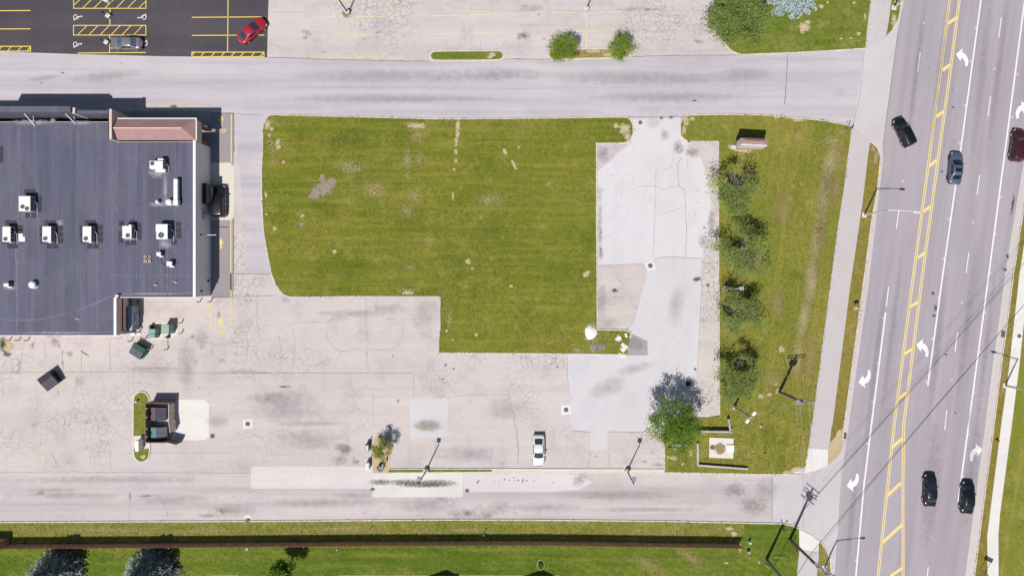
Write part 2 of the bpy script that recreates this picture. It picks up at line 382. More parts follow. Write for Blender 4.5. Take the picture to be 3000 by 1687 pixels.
raised("bare_verge", T('8b',(745,190),(866,50),(866,180),(850,270),(810,330),(729,402),(727,255)), M_SAND, .098)
isl = chaikin(T('2a',(1660,492),(1640,530),(1660,570),(1720,575),(2260,572),(2318,565),(2334,530),(2318,490),(2270,481),(1720,486)), 2, True)
raised("island", isl, M_GREEN)
isl2 = chaikin(T('3a',(350,480),(345,530),(370,558),(430,562),(1000,550),(1090,545),(1125,510),(1110,470),(1060,465),(420,468)), 2, True)
raised("island", isl2, turf("dry_island_grass", C(150,138,70), C(186,164,112), C(206,184,136), dry=.8))
isl3 = chaikin(T('1b',(1258,1200),(1275,1140),(1335,1108),(1395,1140),(1416,1200))+T('5b',(1416,200),(1412,310),(1390,355),(1338,378),(1285,350),(1258,300)), 2, True)
raised("island", isl3, M_GREEN)
isl4 = T('6b',(1100,470),(1100,190),(1112,145),(1145,112),(1180,104),(1215,112),(1248,145),(1258,190),(1255,435),(1250,470))
raised("island", isl4, M_SAND)
raised("median", T('6b',(1256,438),(2225,438),(2225,472),(1256,472)), M_GREEN)
raised("median", T('6b',(2226,440),(2576,440))+T('7b',(1437,445),(1437,468))+T('6b',(2226,472)), M_CONC, .11)
raised("pad", [(391,1275.8),(440,1275.8),(440,1313),(391,1313)], M_CONC, .106)
# kerbs ------------------------------------------------------------
kerb([T('6a',(54,300))+T('2a',(62,1440),(65,1240))])
kerb([T('2a',(135,1090),(170,1086),(900,1103),(1700,1124),(2300,1121))+chaikin(T('3a',(0,1121),(700,1110),(1060,1106),(1107,1120),(1134,1160),(1143,1210),(1140,1270),(1122,1312),(1085,1343),(1040,1354),(792,1356)),1)+T('7a',(797,100),(797,800))+T('3b',(801,0),(804,532),(1080,537),(1122,566),(1113,620))])
kerb([T('3b',(1082,768),(0,757))+T('2b',(1728,752))], .16)
kerb([chaikin(T('2b',(490,224),(320,228),(260,206),(198,130),(148,20))+T('6a',(138,1250),(73,930),(56,640),(54,300)),2)])
kerb([chaikin(T('7a',(1660,48))+T('3a',(1670,1342),(1618,1317),(1588,1270),(1584,1190),(1602,1128),(1640,1093),(1700,1086),(2200,1081),(2576,1100))+T('4a',(290,1108),(600,1128),(900,1178),(945,1200)),1)])
kerb([T('7a',(1660,50),(1946,50))+T('3b',(1948,0),(1952,400),(1957,1340))], .14)
kerb([T('8b',(470,490),(240,487),(0,486))+T('7b',(1440,471),(900,468),(0,466))+T('6b',(1260,474))], .17)
kerb([T('7b',(1438,230),(1440,455))], .14)
kerb([T('6b',(1257,300),(1258,437),(2576,437))+T('7b',(1437,443))], .13)
kerb([T('6b',(1098,474),(1098,190),(1110,145),(1145,110),(1180,102),(1215,110),(1250,145),(1260,190),(1258,300))], .15)
kerb([isl, isl2, isl3], .17, closed=True)
kerb([[(-900,1527)]+T('5b',(0,938),(2576,928))+T('6b',(1800,916),(2576,917))+T('7b',(1400,928),(2576,953))+T('8b',(330,958),(390,972),(455,1000))])
kerb([chaikin(T('3a',(1935,170),(1946,250),(1958,310),(2008,422),(2078,492),(2160,522))+T('4a',(0,517),(540,497),(1075,462)),1)])
kerb([KW2, T('4a',(1125,1330),(1190,1398),(1215,1449))+[KW2[0]]], .15)
kerb([KE], .15)
kerb([T('8b',(645,1112),(700,1183),(746,1288),(755,1449))+[(2445,1760)]], .15)
kerb([[(2694,-400)]+T('4a',(1412,0),(1412,60),(1390,180),(1335,280))], .13)
kerb([T('4a',(945,1196),(1010,1218),(1100,1292),(1130,1325))], .12, .05)
# patches ----------------------------------------------------------
sheet("fresh_asphalt", [[(-900,-900),(788,-900),(787,0)]+T('1a',(2530,120),(2520,545),(1500,533),(700,512),(0,490))+[(-900,150)]], M_BLACK, .007)
sheet("corridor_asphalt", [T('3a',(1105,1125),(1590,1112))+T('7a',(1600,20),(1665,60),(1640,180),(1780,200),(1830,350),(1880,640),(1860,900),(1790,1145),(1500,1132),(1345,1150),(1240,1200),(805,1214),(803,620),(870,500),(805,450),(803,330),(920,240),(1000,150),(1130,60))], M_PALE, .006)
sheet("patched_asphalt", [T('7a',(1350,1140),(1795,1152))+T('3b',(1785,100),(1745,940),(1740,1030))+[(2040,1230),(1947,1250)]+T('7b',(1280,45),(1240,90),(900,85),(560,75))+T('3b',(560,1440),(555,1240),(525,990),(525,770),(1080,770),(1280,770),(1278,640),(1125,570),(1080,530),(1150,460),(1210,200),(1260,50))+T('7a',(1280,1270),(1355,1225))], M_PALE2, .008)
sheet("patched_asphalt", [T('2b',(1448,1182),(1808,1180))+T('6b',(1812,130),(1700,150),(1630,145),(1452,155))], M_PADG, .008)
sheet("patched_asphalt", [T('7b',(740,75),(892,72),(900,95),(902,262),(740,265),(737,100))], M_PADG, .010)
sheet("patched_asphalt", [T('5b',(2370,415),(2576,415))+T('6b',(300,415),(1093,415),(1093,626),(0,625))+T('5b',(2366,624))], M_PATCH, .010)
sheet("patched_asphalt", [T('6b',(1096,478),(1954,474),(1951,704),(1096,704))], M_STRIPC, .012)
sheet("patched_asphalt", [T('6b',(1955,478),(2576,478))+T('7b',(500,482),(640,500),(760,560),(640,630),(400,655),(0,655))+T('6b',(1960,650))], M_PATCH, .008)
sheet("drive_through_lane", [T('1a',(1990,1068),(2205,1068))+T('5a',(2205,255),(2208,790),(2203,1449))+T('1b',(2198,228),(1995,228))], M_LANE, .008)
sheet("side_lane_asphalt", [T('1a',(2212,1090))+T('2a',(-30,1090),(110,1098),(70,1190),(62,1440))+T('6a',(57,640),(73,930),(135,1290),(-60,1290))], M_DRIVE, .009)
sheet("pad", [T('5a',(1986,248),(2165,248),(2210,285),(2206,760),(2180,788),(1988,788))], M_CONC, .012)
sheet("pad", [[(514,1171),(600,1171),(612,1182),(612,1280),(600,1289),(514,1289)]], M_CONCW, .010)
sheet("pad", [[(450,1171),(514,1171),(514,1289),(450,1289)]], M_CONC, .006)
sheet("asphalt_ramp", [T('3b',(1122,570),(1278,640),(1280,775),(1078,775),(1105,620))], M_PATCHD, .014)
sheet("asphalt_ramp", [T('3b',(1112,605),(1200,625),(1235,660),(1225,715),(1190,725),(1100,705))], paving("dark_patch", C(160,154,156), C(140,135,138), C(170,164,165), blotch=.5), .017)

# cracks and joints ------------------------------------------------
M_CRK = plain("crack_filler", C(160,150,152), .95, var=.25, scale=2, obj=False)
M_CRKD = plain("dark_joint", C(112,104,110), .95, var=.3, scale=2, obj=False)
def wander(pts, amp=2.0, step=8, seed=0):
    rnd = random.Random(seed); out = []
    for (x0,y0),(x1,y1) in zip(pts, pts[1:]):
        L = math.hypot(x1-x0,y1-y0); n = max(1,int(L/step))
        for i in range(n):
            t = i/n; e = math.sin(math.pi*t); out.append((x0+(x1-x0)*t+rnd.uniform(-amp,amp), y0+(y1-y0)*t+rnd.uniform(-amp,amp)))
    out.append(pts[-1]); return out
CRK = [(T('1b',(0,935),(1250,930),(1800,940),(2576,945)),.07,.8),(T('2b',(0,942),(700,942),(1480,940)),.08,.6),(T('2b',(1480,940),(1560,1000),(1700,800),(1725,760)),.05,2),
 (T('2b',(1560,1000),(1580,1090)),.04,2),(T('2b',(1040,240),(1035,400),(1055,640),(1038,740),(1060,940)),.05,1.2),(T('2b',(1385,470),(1385,640),(1280,720),(1040,720)),.04,1.5),
 (T('2b',(650,560),(720,680),(800,745),(730,890)),.04,1.5),(T('2b',(800,745),(1000,705)),.04,1.5),(T('2b',(205,560),(245,740),(230,925)),.04,1.2),(T('2b',(350,530),(372,700),(350,910)),.04,1.2),
 (T('2b',(215,540),(350,460),(640,460),(850,415)),.04,1.5),(T('2b',(640,1130),(640,960)),.04,1.5),(T('2b',(1110,1449),(1105,1150)),.04,2),(T('2b',(1485,950),(1490,1180)),.05,1.2),(T('2b',(2420,1010),(2380,1150),(2420,1290),(2440,1449)),.06,2.5),
 (T('2b',(1800,1170),(2100,1145),(2380,1150)),.04,1.5),(T('1b',(1035,650),(1040,930)),.06,1.2),(T('1b',(420,650),(430,800)),.05,1.2),(T('1b',(590,740),(595,930)),.06,1.2),(T('1b',(770,720),(770,930)),.04,.8),
 (T('1b',(1990,640),(1995,760),(2120,850),(2330,820),(2340,660),(2220,655),(2000,690)),.05,1.6),(T('1b',(2430,220),(2420,450),(2450,600),(2340,660)),.05,2),(T('1b',(2390,700),(2440,830)),.04,1.5),
 (T('1b',(540,1100),(560,1150),(500,1170)),.05,1.2),(T('1b',(730,970),(720,1080),(680,1170)),.05,1.2),(T('1b',(1245,940),(1260,1090)),.03,1.2),(T('1b',(1440,1120),(1500,1040)),.03,1.2),
 (T('5b',(0,470),(700,465),(1500,470),(2370,480)),.05,1.2),(T('5b',(400,460),(560,410),(480,280)),.04,2),(T('5b',(1220,930),(1225,700),(1500,690)),.06,2),(T('5b',(1540,740),(1590,905)),.05,1.5),(T('5b',(1420,288),(2200,285)),.035,.5),(T('5b',(850,300),(855,380)),.03,1),(T('5b',(1040,270),(1040,430)),.03,1),
 (T('6b',(2440,0),(2470,200),(2475,410)),.06,2),(T('6b',(1690,170),(1705,420)),.04,1.2),(T('6b',(480,420),(530,515)),.03,.6),(T('6b',(2220,240),(2210,380),(2240,420)),.04,1.5),(T('7b',(50,60),(60,260),(55,410)),.06,1.5),
 (T('7b',(740,265),(740,300),(708,415)),.06,1),(T('7b',(903,265),(916,330),(918,420)),.06,.8),(T('7b',(2450,500),(2455,935)),.06,.5),(T('3b',(1740,1010),(1790,100)),.05,.5),(T('7a',(1795,1150),(1785,1449)),.05,.4),
 (T('3b',(1785,210),(1945,212)),.05,.5),(T('3b',(1765,450),(1950,455)),.05,.7),(T('7a',(1795,1193),(1948,1190)),.06,.6),(T('7a',(805,1216),(1240,1200)),.06,.6),(T('3b',(525,775),(525,990),(555,1200)),.05,.7),(T('3b',(1260,50),(1205,240),(1150,460),(1085,530)),.05,1),
 (T('7a',(1360,280),(1355,470),(1350,650),(1340,900),(1330,1140)),.06,1.3),(T('7a',(1530,120),(1500,290),(1440,310)),.05,1.2),(T('7a',(1590,210),(1560,260),(1575,470),(1625,500),(1640,700),(1648,900),(1635,1130)),.08,1.4),
 (T('7a',(1180,465),(1355,470),(1430,500),(1570,465)),.05,1.6),(T('7a',(1350,690),(1420,740)),.05,1.2),(T('7a',(1440,720),(1640,665)),.05,1),(T('7a',(1350,1150),(1500,1132),(1795,1150)),.06,.8),(T('7a',(1730,700),(1735,800)),.04,1),(T('7a',(1150,850),(1150,1080)),.03,.8),(T('7a',(1655,210),(1655,300)),.03,.5),
 (T('2a',(120,118),(440,115)),.05,.8),(T('2a',(110,420),(500,520)),.03,1.5),(T('2a',(1890,140),(1900,190)),.04,1),(T('2a',(2120,380),(2120,470)),.04,1),(T('2a',(1790,50),(1830,10),(2000,10)),.05,2),(T('2a',(1470,180),(1480,260),(1380,360)),.04,2),(T('2a',(2000,90),(2576,112)),.03,1.5),(T('2a',(1200,430),(1510,430)),.03,1.2),
 (T('3a',(0,108),(1000,100),(1800,100)),.03,1),(T('3a',(0,838),(1000,830),(1500,820),(2576,805)),.04,1.2),(T('2a',(300,820),(1600,835),(2576,838)),.04,1.2),(T('1a',(700,770),(2576,800)),.03,1.2),(T('3a',(50,240),(400,232)),.03,1)]
mb = MB()
for i,(p,w,a) in enumerate(CRK):
    q = wander(p, a, 7, i); rnd = random.Random(i+99)
    mb.strip([gw(x)[:2] for x in q], [w*rnd.uniform(.35,1.05) for _ in q], .0155+.0002*(i%9))
mb.build("pavement_crack", M_CRK, lot)["kind"] = "stuff"
JNT = [(T('4a',(340,515),(342,600),(325,900),(315,990)),.10,.6),(T('4a',(300,1065),(290,1095)),.10,.3),(T('2a',(110,543),(370,550),(560,560),(900,568),(1240,574),(1640,580)),.09,.8),(T('3a',(0,558),(360,562)),.08,.6),(T('3a',(1130,538),(1500,526),(1900,522),(2150,522)),.08,.8),
 (T('1a',(2000,1068),(2205,1070)),.12,.4),(T('1a',(2205,1070),(2208,1440)),.1,.4),(T('1a',(2210,1076),(2480,1090)),.06,.6),(T('5a',(2206,790),(2203,1449)),.07,.5),(T('5a',(2205,1294),(2560,1298)),.07,.4),(T('1b',(1995,228),(2198,228)),.09,.4),(T('1b',(2200,215),(2576,215)),.05,.8),(T('3a',(1105,1106),(1580,1104)),.06,.8),(T('2a',(2350,565),(2400,560),(2576,560)),.06,1),
 (T('7b',(560,75),(740,95)),.05,.6),(T('7b',(905,88),(1240,90),(1285,45)),.05,.6),(T('4a',(1385,300),(1300,950),(1240,1400)),.05,.2),(T('4a',(1070,470),(1030,900),(960,1190)),.04,.3),(T('8b',(860,400),(795,1440)),.05,.2),(T('8b',(490,500),(495,990)),.04,.3),(T('8b',(200,510),(200,935)),.05,.3),(T('5a',(2206,490),(2068,490)),.03,.2),(T('5a',(2206,655),(2068,655)),.03,.2)]
mb = MB()
for i,(p,w,a) in enumerate(JNT):
    q = wander(p, a, 7, i+500); rnd = random.Random(i+7)
    mb.strip([gw(x)[:2] for x in q], [w*rnd.uniform(.6,1.05) for _ in q], .0175+.0002*(i%7))
mb.build("pavement_joint", M_CRKD, lot)

# stains, potholes, bare spots -------------------------------------
ZB = [0]
def blob(name, parent, m, p, w, h, rot=0.0, z=.02):
    ZB[0] = (ZB[0]+1) % 12
    me = bpy.data.meshes.new(name); a, b = w/40.0, h/40.0
    me.from_pydata([(-a,-b,0),(a,-b,0),(a,b,0),(-a,b,0)], [], [(0,1,2,3)]); me.materials.append(m)
    o = bpy.data.objects.new(name, me); COL.objects.link(o); o.parent = parent
    o.location = gw(p, z+ZB[0]*.0006); o.rotation_euler = (0,0,rot); return o
lawns = [o for o in SC.objects if o.name.split('.')[0] == "lawn"]
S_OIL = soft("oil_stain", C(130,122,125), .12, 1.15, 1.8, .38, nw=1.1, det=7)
S_OILK = soft("dark_oil", C(92,86,92), .25, .8, 4, .75, nw=1.0, det=6)
S_DUST = soft("pale_dust", C(238,234,236), .1, 1.0, .9, .55, nw=.7, det=6)
S_WEAR = soft("tyre_wear", C(160,151,158), .0, 1.1, 1.0, .26, nw=.9, det=6)
S_HOLE = soft("pothole", C(222,210,206), .45, .55, 1.2, .9, nw=.5)
S_RUST = soft("rust_stain", C(188,172,156), .0, .9, 1.5, .7, nw=.6, det=6)
S_DIRT = soft("bare_soil", C(216,200,162), .36, .52, 4.2, .95, nw=1.1, det=6)
S_GREY = soft("bare_grey_soil", C(174,158,144), .34, .44, 1.9, .95, nw=1.0, det=7)
S_DRY = soft("dry_grass", C(194,178,126), .62, .98, 5.5, .8, nw=1.8, det=5)
S_DRY2 = soft("straw_grass", C(188,170,118), .36, 1.0, 5.0, .75, nw=1.7, det=6)
S_LUSH = soft("lush_grass", C(86,112,30), .2, 1.3, 1.4, .26, nw=1.3, det=6)
S_WHITE = soft("white_gravel", C(250,248,245), .50, .56, 1.8, 1, nw=1.0)
S_SCORCH = soft("scorch", C(116,108,114), .3, .9, 2.5, .8)
def many(name, parent, m, tile, z, *items):
    for it in items:
        x,y,w,h = it[:4]; r = it[4] if len(it) > 4 else 0
        blob(name, parent, m, T(tile,(x,y))[0], w/3.22, h/3.22, R(r), z)
many("oil_stain", lot, S_OIL, '2a', .02, (480,310,150,70,-20),(470,360,80,60),(2520,340,200,110),(640,498,60,30),(1020,370,50,30))
many("oil_stain", lot, S_OIL, '3a', .02, (110,340,160,70,8),(1760,395,150,60,-15),(300,370,60,30),(1350,90,260,40),(1280,95,80,50),(250,142,40,40))
many("wheel_track", lot, S_WEAR, '3a', .02, (200,80,300,90),(1150,90,420,60))
many("oil_stain", service, S_OIL, '7b', .02, (640,540,200,150,30),(2280,780,420,240),(2100,640,300,200))
many("wheel_track", service, S_WEAR, '7b', .019, (1000,690,1500,120),(1300,820,1500,60),(2400,640,300,300),(300,800,900,120))
many("wheel_track", service, S_WEAR, '6b', .019, (1600,780,900,180),(1900,860,300,120),(600,760,1400,120),(900,690,500,80),(2100,860,500,140),(2300,800,300,160))
many("wheel_track", service, S_WEAR, '5b', .019, (600,690,1300,90),(1600,720,900,150),(500,640,700,60),(1000,540,2400,90),(2200,830,500,160))
S_STRIPE = soft("drip_stripe", C(112,104,106), -.05, 1.0, 3.0, .66, nw=1.2, det=7)
many("oil_stain", service, S_STRIPE, '6b', .026, (1180,562,300,70),(1420,565,420,80),(1690,572,520,90),(1560,590,560,60))
many("oil_stain", service, S_OILK, '6b', .024, (1990,640,70,60),(1100,630,80,60),(2090,560,30,40),(2110,545,24,20),(2250,552,20,20),(2345,540,26,26),(2390,545,22,18),(2430,515,16,14),(2475,545,26,20),(2520,540,30,22),(2555,548,20,26),(2165,540,14,14),(2290,566,16,14))
many("oil_stain", service, S_OILK, '7b', .024, (30,550,20,16),(60,545,24,18),(100,555,30,24),(135,548,16,20),(390,567,18,16),(15,515,16,12),(207,552,14,24))
many("pothole", service, S_HOLE, '6b', .024, (1015,855,110,50),(1835,752,90,80),(1845,880,110,50),(2100,830,150,130,20),(2300,840,90,50),(2445,868,90,70),(2115,790,80,60))
many("oil_stain", service, S_OIL, '6b', .022, (2000,855,90,80),(2180,880,120,80),(1750,720,160,60))
many("pothole", service, S_HOLE, '5b', .024, (62,705,110,140),(2010,830,160,70,15),(2060,850,80,60),(2200,700,60,40))
many("pothole", service, S_HOLE, '7b', .024, (30,865,80,70),(1225,600,60,70),(1070,385,60,50))
many("oil_stain", service, S_OIL, '5b', .022, (380,670,130,60),(1380,690,150,40),(1225,690,50,120),(2080,830,300,80),(1960,880,260,60))
many("wheel_track", lot, S_WEAR, '1b', .02, (1760,880,240,700),(760,1020,160,140),(1900,620,200,240),(2300,930,600,60),(520,660,140,110),(2050,1400,300,160),(1480,900,900,60))
many("oil_stain", lot, S_OIL, '1b', .022, (660,760,90,110,40),(515,640,80,90),(1900,700,50,60),(1850,830,40,40),(1880,1080,30,40),(310,680,50,130,-20),(825,1405,50,40),(2065,390,55,120,-10),(1815,600,60,60),(1920,650,30,20),(590,745,40,40),(590,850,40,80),(560,690,60,50,-30))  # the slanted oval by the lane arrow is just a darker patch
many("oil_stain", lot, S_SCORCH, '1b', .023, (70,765,140,80),(40,740,90,60),(800,755,170,26,-30))
many("bare_soil", lot, S_DIRT, '1b', .024, (75,690,170,140))
many("wheel_track", lot, S_WEAR, '2b', .02, (1600,380,360,460),(300,1250,900,420),(2350,1280,420,300),(900,380,900,100),(1250,340,500,140),(120,1180,500,160),(500,1420,800,80),(280,250,120,90))
many("pale_dust", lot, S_DUST, '2b', .021, (1330,290,110,80),(1260,435,110,60),(800,430,260,60),(1600,590,150,120),(700,230,90,40))
many("oil_stain", lot, S_OILK, '2b', .024, (1790,868,40,40),(1865,900,40,30),(1760,1000,60,16),(265,1070,160,26))
many("rust_stain", lot, S_RUST, '2b', .02, (1340,1205,40,50),(1290,780,24,40),(1050,765,24,20))
many("rust_stain", lot, S_RUST, '6b', .024, (1620,30,330,150),(820,240,200,110))
many("oil_stain", lot, S_OIL, '6b', .024, (850,270,180,130,20),(800,355,240,120),(2325,384,40,20),(940,370,90,90))
many("wheel_track", lot, S_WEAR, '6b', .02, (500,160,900,260),(2000,300,700,200))
many("oil_stain", lot, S_OIL, '7a', .02, (860,170,200,220),(830,850,60,900),(1590,120,120,120),(840,1100,70,200),(1880,800,100,300),(1700,150,200,120),(1800,990,120,200))
many("oil_stain", lot, S_OILK, '7a', .022, (1811,859,36,34),(1745,1345,130,70,8),(840,908,24,24),(906,938,14,14),(1340,993,14,14))
many("oil_stain", lot, S_OILK, '3b', .022, (968,165,90,70),(1848,114,46,30),(428,882,40,26),(1726,904,44,40),(1660,1042,80,60))
many("wheel_track", lot, S_WEAR, '3b', .021, (900,1080,500,220,20),(1550,300,200,500,-10),(850,250,120,400),(900,480,260,160),(1150,900,500,130,15))
many("wheel_track", drive, S_WEAR, '2a', .019, (1300,720,2600,170),(1300,930,2600,120),(2300,700,1200,160))
many("wheel_track", drive, S_WEAR, '3a', .019, (1200,740,2300,200),(1500,920,1900,140),(2200,700,700,160))
many("wheel_track", drive, S_WEAR, '1a', .019, (1000,720,900,120,5),(400,740,400,60,8))
many("pale_dust", drive, S_DUST, '2a', .02, (1300,600,2400,60),(1600,1060,2400,90),(300,1020,1000,90),(1300,820,2000,40))
many("pale_dust", drive, S_DUST, '3a', .02, (700,590,1500,90),(1650,570,700,140),(500,1060,1300,80),(1280,1040,320,80),(2300,560,500,50,8),(1330,1150,200,180))
many("pale_dust", drive, S_DUST, '4a', .02, (500,560,900,60),(850,870,120,100))
many("oil_stain", drive, S_OILK, '3a', .022, (1720,950,60,26),(1500,1108,60,30),(1410,1115,60,40),(1980,1082,300,14,-1),(1640,1105,160,30,5))
many("oil_stain", drive, S_OILK, '1a', .022, (1640,1005,110,40),(1150,602,22,20),(590,690,60,20),(600,787,16,12),(390,783,40,14))
many("oil_stain", lot, S_OIL, '3a', .022, (1560,1380,110,180),(1500,1110,90,60),(1440,1270,120,160))
many("wheel_track", road, S_WEAR, '4a', .012, (1780,700,90,1900,-7),(1560,700,80,1900,-7),(2180,700,110,2200,-7),(2330,700,100,2200,-7))
many("wheel_track", road, S_WEAR, '4b', .012, (1330,600,90,2200,-7),(1180,800,70,2000,-7),(2030,500,100,2200,-7),(1760,700,100,2000,-7),(2220,700,80,2000,-7))
many("wheel_track", road, S_WEAR, '8b', .012, (950,900,80,1300,-6),(1700,600,240,1700,-4),(2080,500,160,1500,-6))
many("oil_stain", road, S_OILK, '4a', .02, (1905,1015,60,26),(1905,846,20,20),(1925,1335,16,16),(1675,645,16,12))
many("oil_stain", road, S_OILK, '4b', .02, (1725,400,60,40),(1715,190,50,60),(1740,330,50,90),(1840,768,44,40),(1925,1317,30,30),(1080,158,14,14))
many("oil_stain", road, S_OIL, '4b', .02, (2060,1370,30,220,-5))
many("oil_stain", road, S_OILK, '8a', .02, (2395,1255,60,50),(2420,1130,50,70),(1800,330,50,30),(2470,640,40,300,-8))
many("oil_stain", road, S_OIL, '8b', .02, (1190,365,30,26),(1445,198,28,28))
many("oil_stain", lot, S_OIL, '7b', .022, (1250,370,80,40),(1320,295,40,30),(800,318,70,40),(1380,400,200,60))
LC, LE, LS, LSN, LN = lawns[0], lawns[1], lawns[2], lawns[3], lawns[4]
ZL = .115
many("bare_soil", LC, S_DIRT, '2a', ZL, (1905,1190,76,150),(1900,1275,60,150),(1890,1350,50,130),(1885,1430,55,80),(135,1360,60,90,-40),(215,1390,60,100,-35),(150,1220,60,60),(130,1280,50,50),(1520,1190,260,90),(110,1180,90,160))
many("bare_soil", LC, S_DIRT, '6a', ZL, (1885,30,40,70),(1885,150,60,70),(1885,230,50,70),(1870,310,40,50),(1860,560,34,140),(2350,150,50,110,35),(2420,240,46,70,40),(2450,300,46,60,40),(2000,1178,86,86),(740,1085,70,60,30),(265,240,50,50),(180,870,60,60),(100,740,40,40),(95,545,40,110),(2405,1412,60,40),(440,750,60,70),(2040,1245,40,30),(205,60,70,120,-30),(130,60,60,90,-30))
many("bare_soil", LC, S_GREY, '6a', ZL, (650,480,290,240,25),(560,540,200,150,40),(625,400,100,130),(720,430,130,110),(430,830,90,70))
many("dry_grass", LC, S_DRY, '6a', ZL, (1430,230,190,460),(1540,210,150,330),(1420,380,160,140),(1500,560,300,300),(1460,1230,200,130),(1440,1400,240,160),(1640,980,220,110),(2220,1150,150,70),(180,240,190,160),(150,120,150,110),(1420,700,300,240),(1100,500,500,400),(900,300,600,300),(2200,600,600,300))
many("dry_grass", LC, S_DRY, '2a', ZL, (1520,1290,330,300),(1450,1170,260,110),(150,1150,160,160))
many("dry_grass", LC, S_DRY, '2b', ZL, (1430,150,330,160),(1820,440,130,420))
many("bare_soil", LC, S_DIRT, '2b', ZL, (1430,185,210,60),(2075,580,56,56),(1855,628,50,40),(2405,122,50,40),(1800,545,40,40))
many("lush_grass", LC, S_LUSH, '2a', ZL-.003, (420,1280,400,200),(960,1270,300,200),(800,1320,700,200))
many("lush_grass", LC, S_LUSH, '6a', ZL-.003, (700,700,500,300),(1330,470,260,160),(1450,800,800,360),(1900,1150,700,260),(900,1240,900,240),(600,650,400,160),(2200,900,500,300))
many("bare_soil", LC, S_DIRT, '3a', ZL, (1060,1220,170,170),(1090,1290,90,130),(980,1190,90,70))
many("bare_soil", LC, S_DIRT, '7a', ZL, (700,1300,110,80,40),(715,1275,40,40),(25,280,40,100,30),(345,445,40,30),(65,103,30,30),(1090,10,70,80))
many("white_gravel", LC, S_WHITE, '3b', ZL+.004, (1010,620,110,130),(1055,700,120,150),(1035,770,130,60),(1075,590,70,70))
many("white_gravel", lot, S_WHITE, '3b', .02, (1035,785,150,60))
many("bare_soil", LC, S_GREY, '3b', ZL, (770,710,130,120),(610,730,110,70),(840,700,110,130))
many("bare_soil", LE, S_DIRT, '4a', ZL, (440,1130,200,60),(795,1328,50,40),(240,1110,100,40))
many("dry_grass", LE, S_DRY, '4a', ZL, (760,1330,300,260),(450,1300,300,200),(860,1250,140,180))
many("dry_grass", LE, S_DRY2, '8a', ZL, (820,200,170,500,-8),(720,500,230,700,-6),(650,900,220,700,-6),(590,1250,200,500,-6),(800,500,160,700,-7),(300,700,300,600))
S_BAND = soft("straw_band", C(214,198,150), .30, 1.0, 8.0, .8, nw=1.9, det=4)
many("dry_grass", LE, S_BAND, '8a', ZL, (740,260,190,640,-9),(690,560,190,700,-9),(620,950,180,800,-9),(560,1300,170,500,-9))
many("dry_grass", LE, S_BAND, '4b', ZL, (570,120,170,500,-9),(500,420,170,600,-9),(440,800,150,500,-9))
many("dry_grass", LE, S_DRY, '8a', ZL, (690,430,190,500,-7),(640,850,170,500,-7),(580,1250,170,500,-7),(780,180,150,260))
many("dry_grass", LE, S_DRY2, '4b', ZL, (570,150,200,500,-8),(480,500,180,600,-6),(420,850,200,400),(560,800,140,900,-7),(250,300,250,500),(200,1000,300,300))
many("bare_soil", LE, S_DIRT, '4b', ZL, (285,720,100,110),(265,1110,110,90),(170,1140,70,60),(90,1160,90,60),(235,1045,70,50))
many("lush_grass", LE, S_LUSH, '8a', ZL-.003, (490,300,120,500,-6),(430,550,150,500,-6),(440,1320,260,220))
many("lush_grass", LE, S_LUSH, '7b', ZL-.003, (1600,330,240,220),(1560,420,260,120))
many("lush_grass", LE, S_LUSH, '8b', ZL-.003, (170,100,300,300),(280,350,300,200),(300,180,260,300))
many("bare_soil", LE, S_DIRT, '7b', ZL, (1510,330,160,70,-10),(1685,290,60,110),(1610,390,70,40),(1530,250,100,40),(1560,180,120,60),(2020,1320,60,30))
many("bare_soil", LE, S_DIRT, '3a', ZL, (1640,1150,110,140),(1620,1230,60,150),(1700,1120,90,60))
many("bare_soil", LE, S_DIRT, '8b', ZL, (400,445,260,70,20),(330,470,120,50),(95,40,60,40))
many("bare_soil", lot, S_WHITE, '8b', .02, (440,470,180,40,8))
many("dry_grass", LSN, S_DRY, '5b', ZL+.004, (1000,1010,2300,130),(2000,1010,1100,130))
many("dry_grass", LSN, S_DRY, '6b', ZL+.004, (800,1000,1700,130),(2000,1010,900,110))
many("bare_soil", LS, S_DIRT, '7b', ZL+.003, (2140,1160,60,170,8),(2090,1050,90,110,20),(2240,1275,30,30),(2330,1310,34,50),(2050,1000,120,60))
many("dry_grass", LS, S_DRY2, '7b', ZL, (1700,1280,700,200,-30),(1300,1350,600,200,-30))
many("lush_grass", LS, S_LUSH, '5b', ZL-.003, (2200,1240,800,90),(1900,1330,1000,90),(300,1330,700,120),(1000,1290,500,120))
many("lush_grass", LS, S_LUSH, '6b', ZL-.003, (1000,1190,1500,70),(1100,1300,1400,100),(1900,1250,900,70),(2000,1400,800,60))
many("lush_grass", LS, S_LUSH, '7b', ZL-.003, (400,1250,900,90),(900,1330,900,90),(1500,1200,800,70))
many("bare_soil", LS, S_DIRT, '8b', ZL, (75,1310,34,50),(410,955,50,26))
many("bare_soil", LN, S_DIRT, '4a', ZL, (500,260,170,150),(530,215,110,60),(480,310,60,60),(1015,325,70,60),(660,65,80,60),(970,35,60,50),(1075,160,30,120),(940,365,40,30),(130,105,80,60),(720,30,40,40),(850,370,60,30))
many("lush_grass", LN, S_LUSH, '4a', ZL-.003, (400,310,600,90),(850,290,500,110),(700,400,500,80))
many("bare_soil", lawns[5], S_DIRT, '4a', ZL, (1345,200,70,200),(1370,30,70,60))
S_MOW = soft("mown_streak", C(150,166,84), .25, 1.0, 2.5, .6, nw=1.1, det=5)
many("mown_streak", LS, S_MOW, '7b', ZL, *[(1000+90*k+((k*37)%50), 1250+((k*53)%130), 34, 190, -38+((k*7)%9)) for k in range(13)])
many("mown_streak", LS, S_MOW, '5b', ZL, (2430,1270,200,110,20),(2300,1240,80,60),(2500,1180,160,60))
verges = [o for o in SC.objects if o.name.split('.')[0] == "verge"]
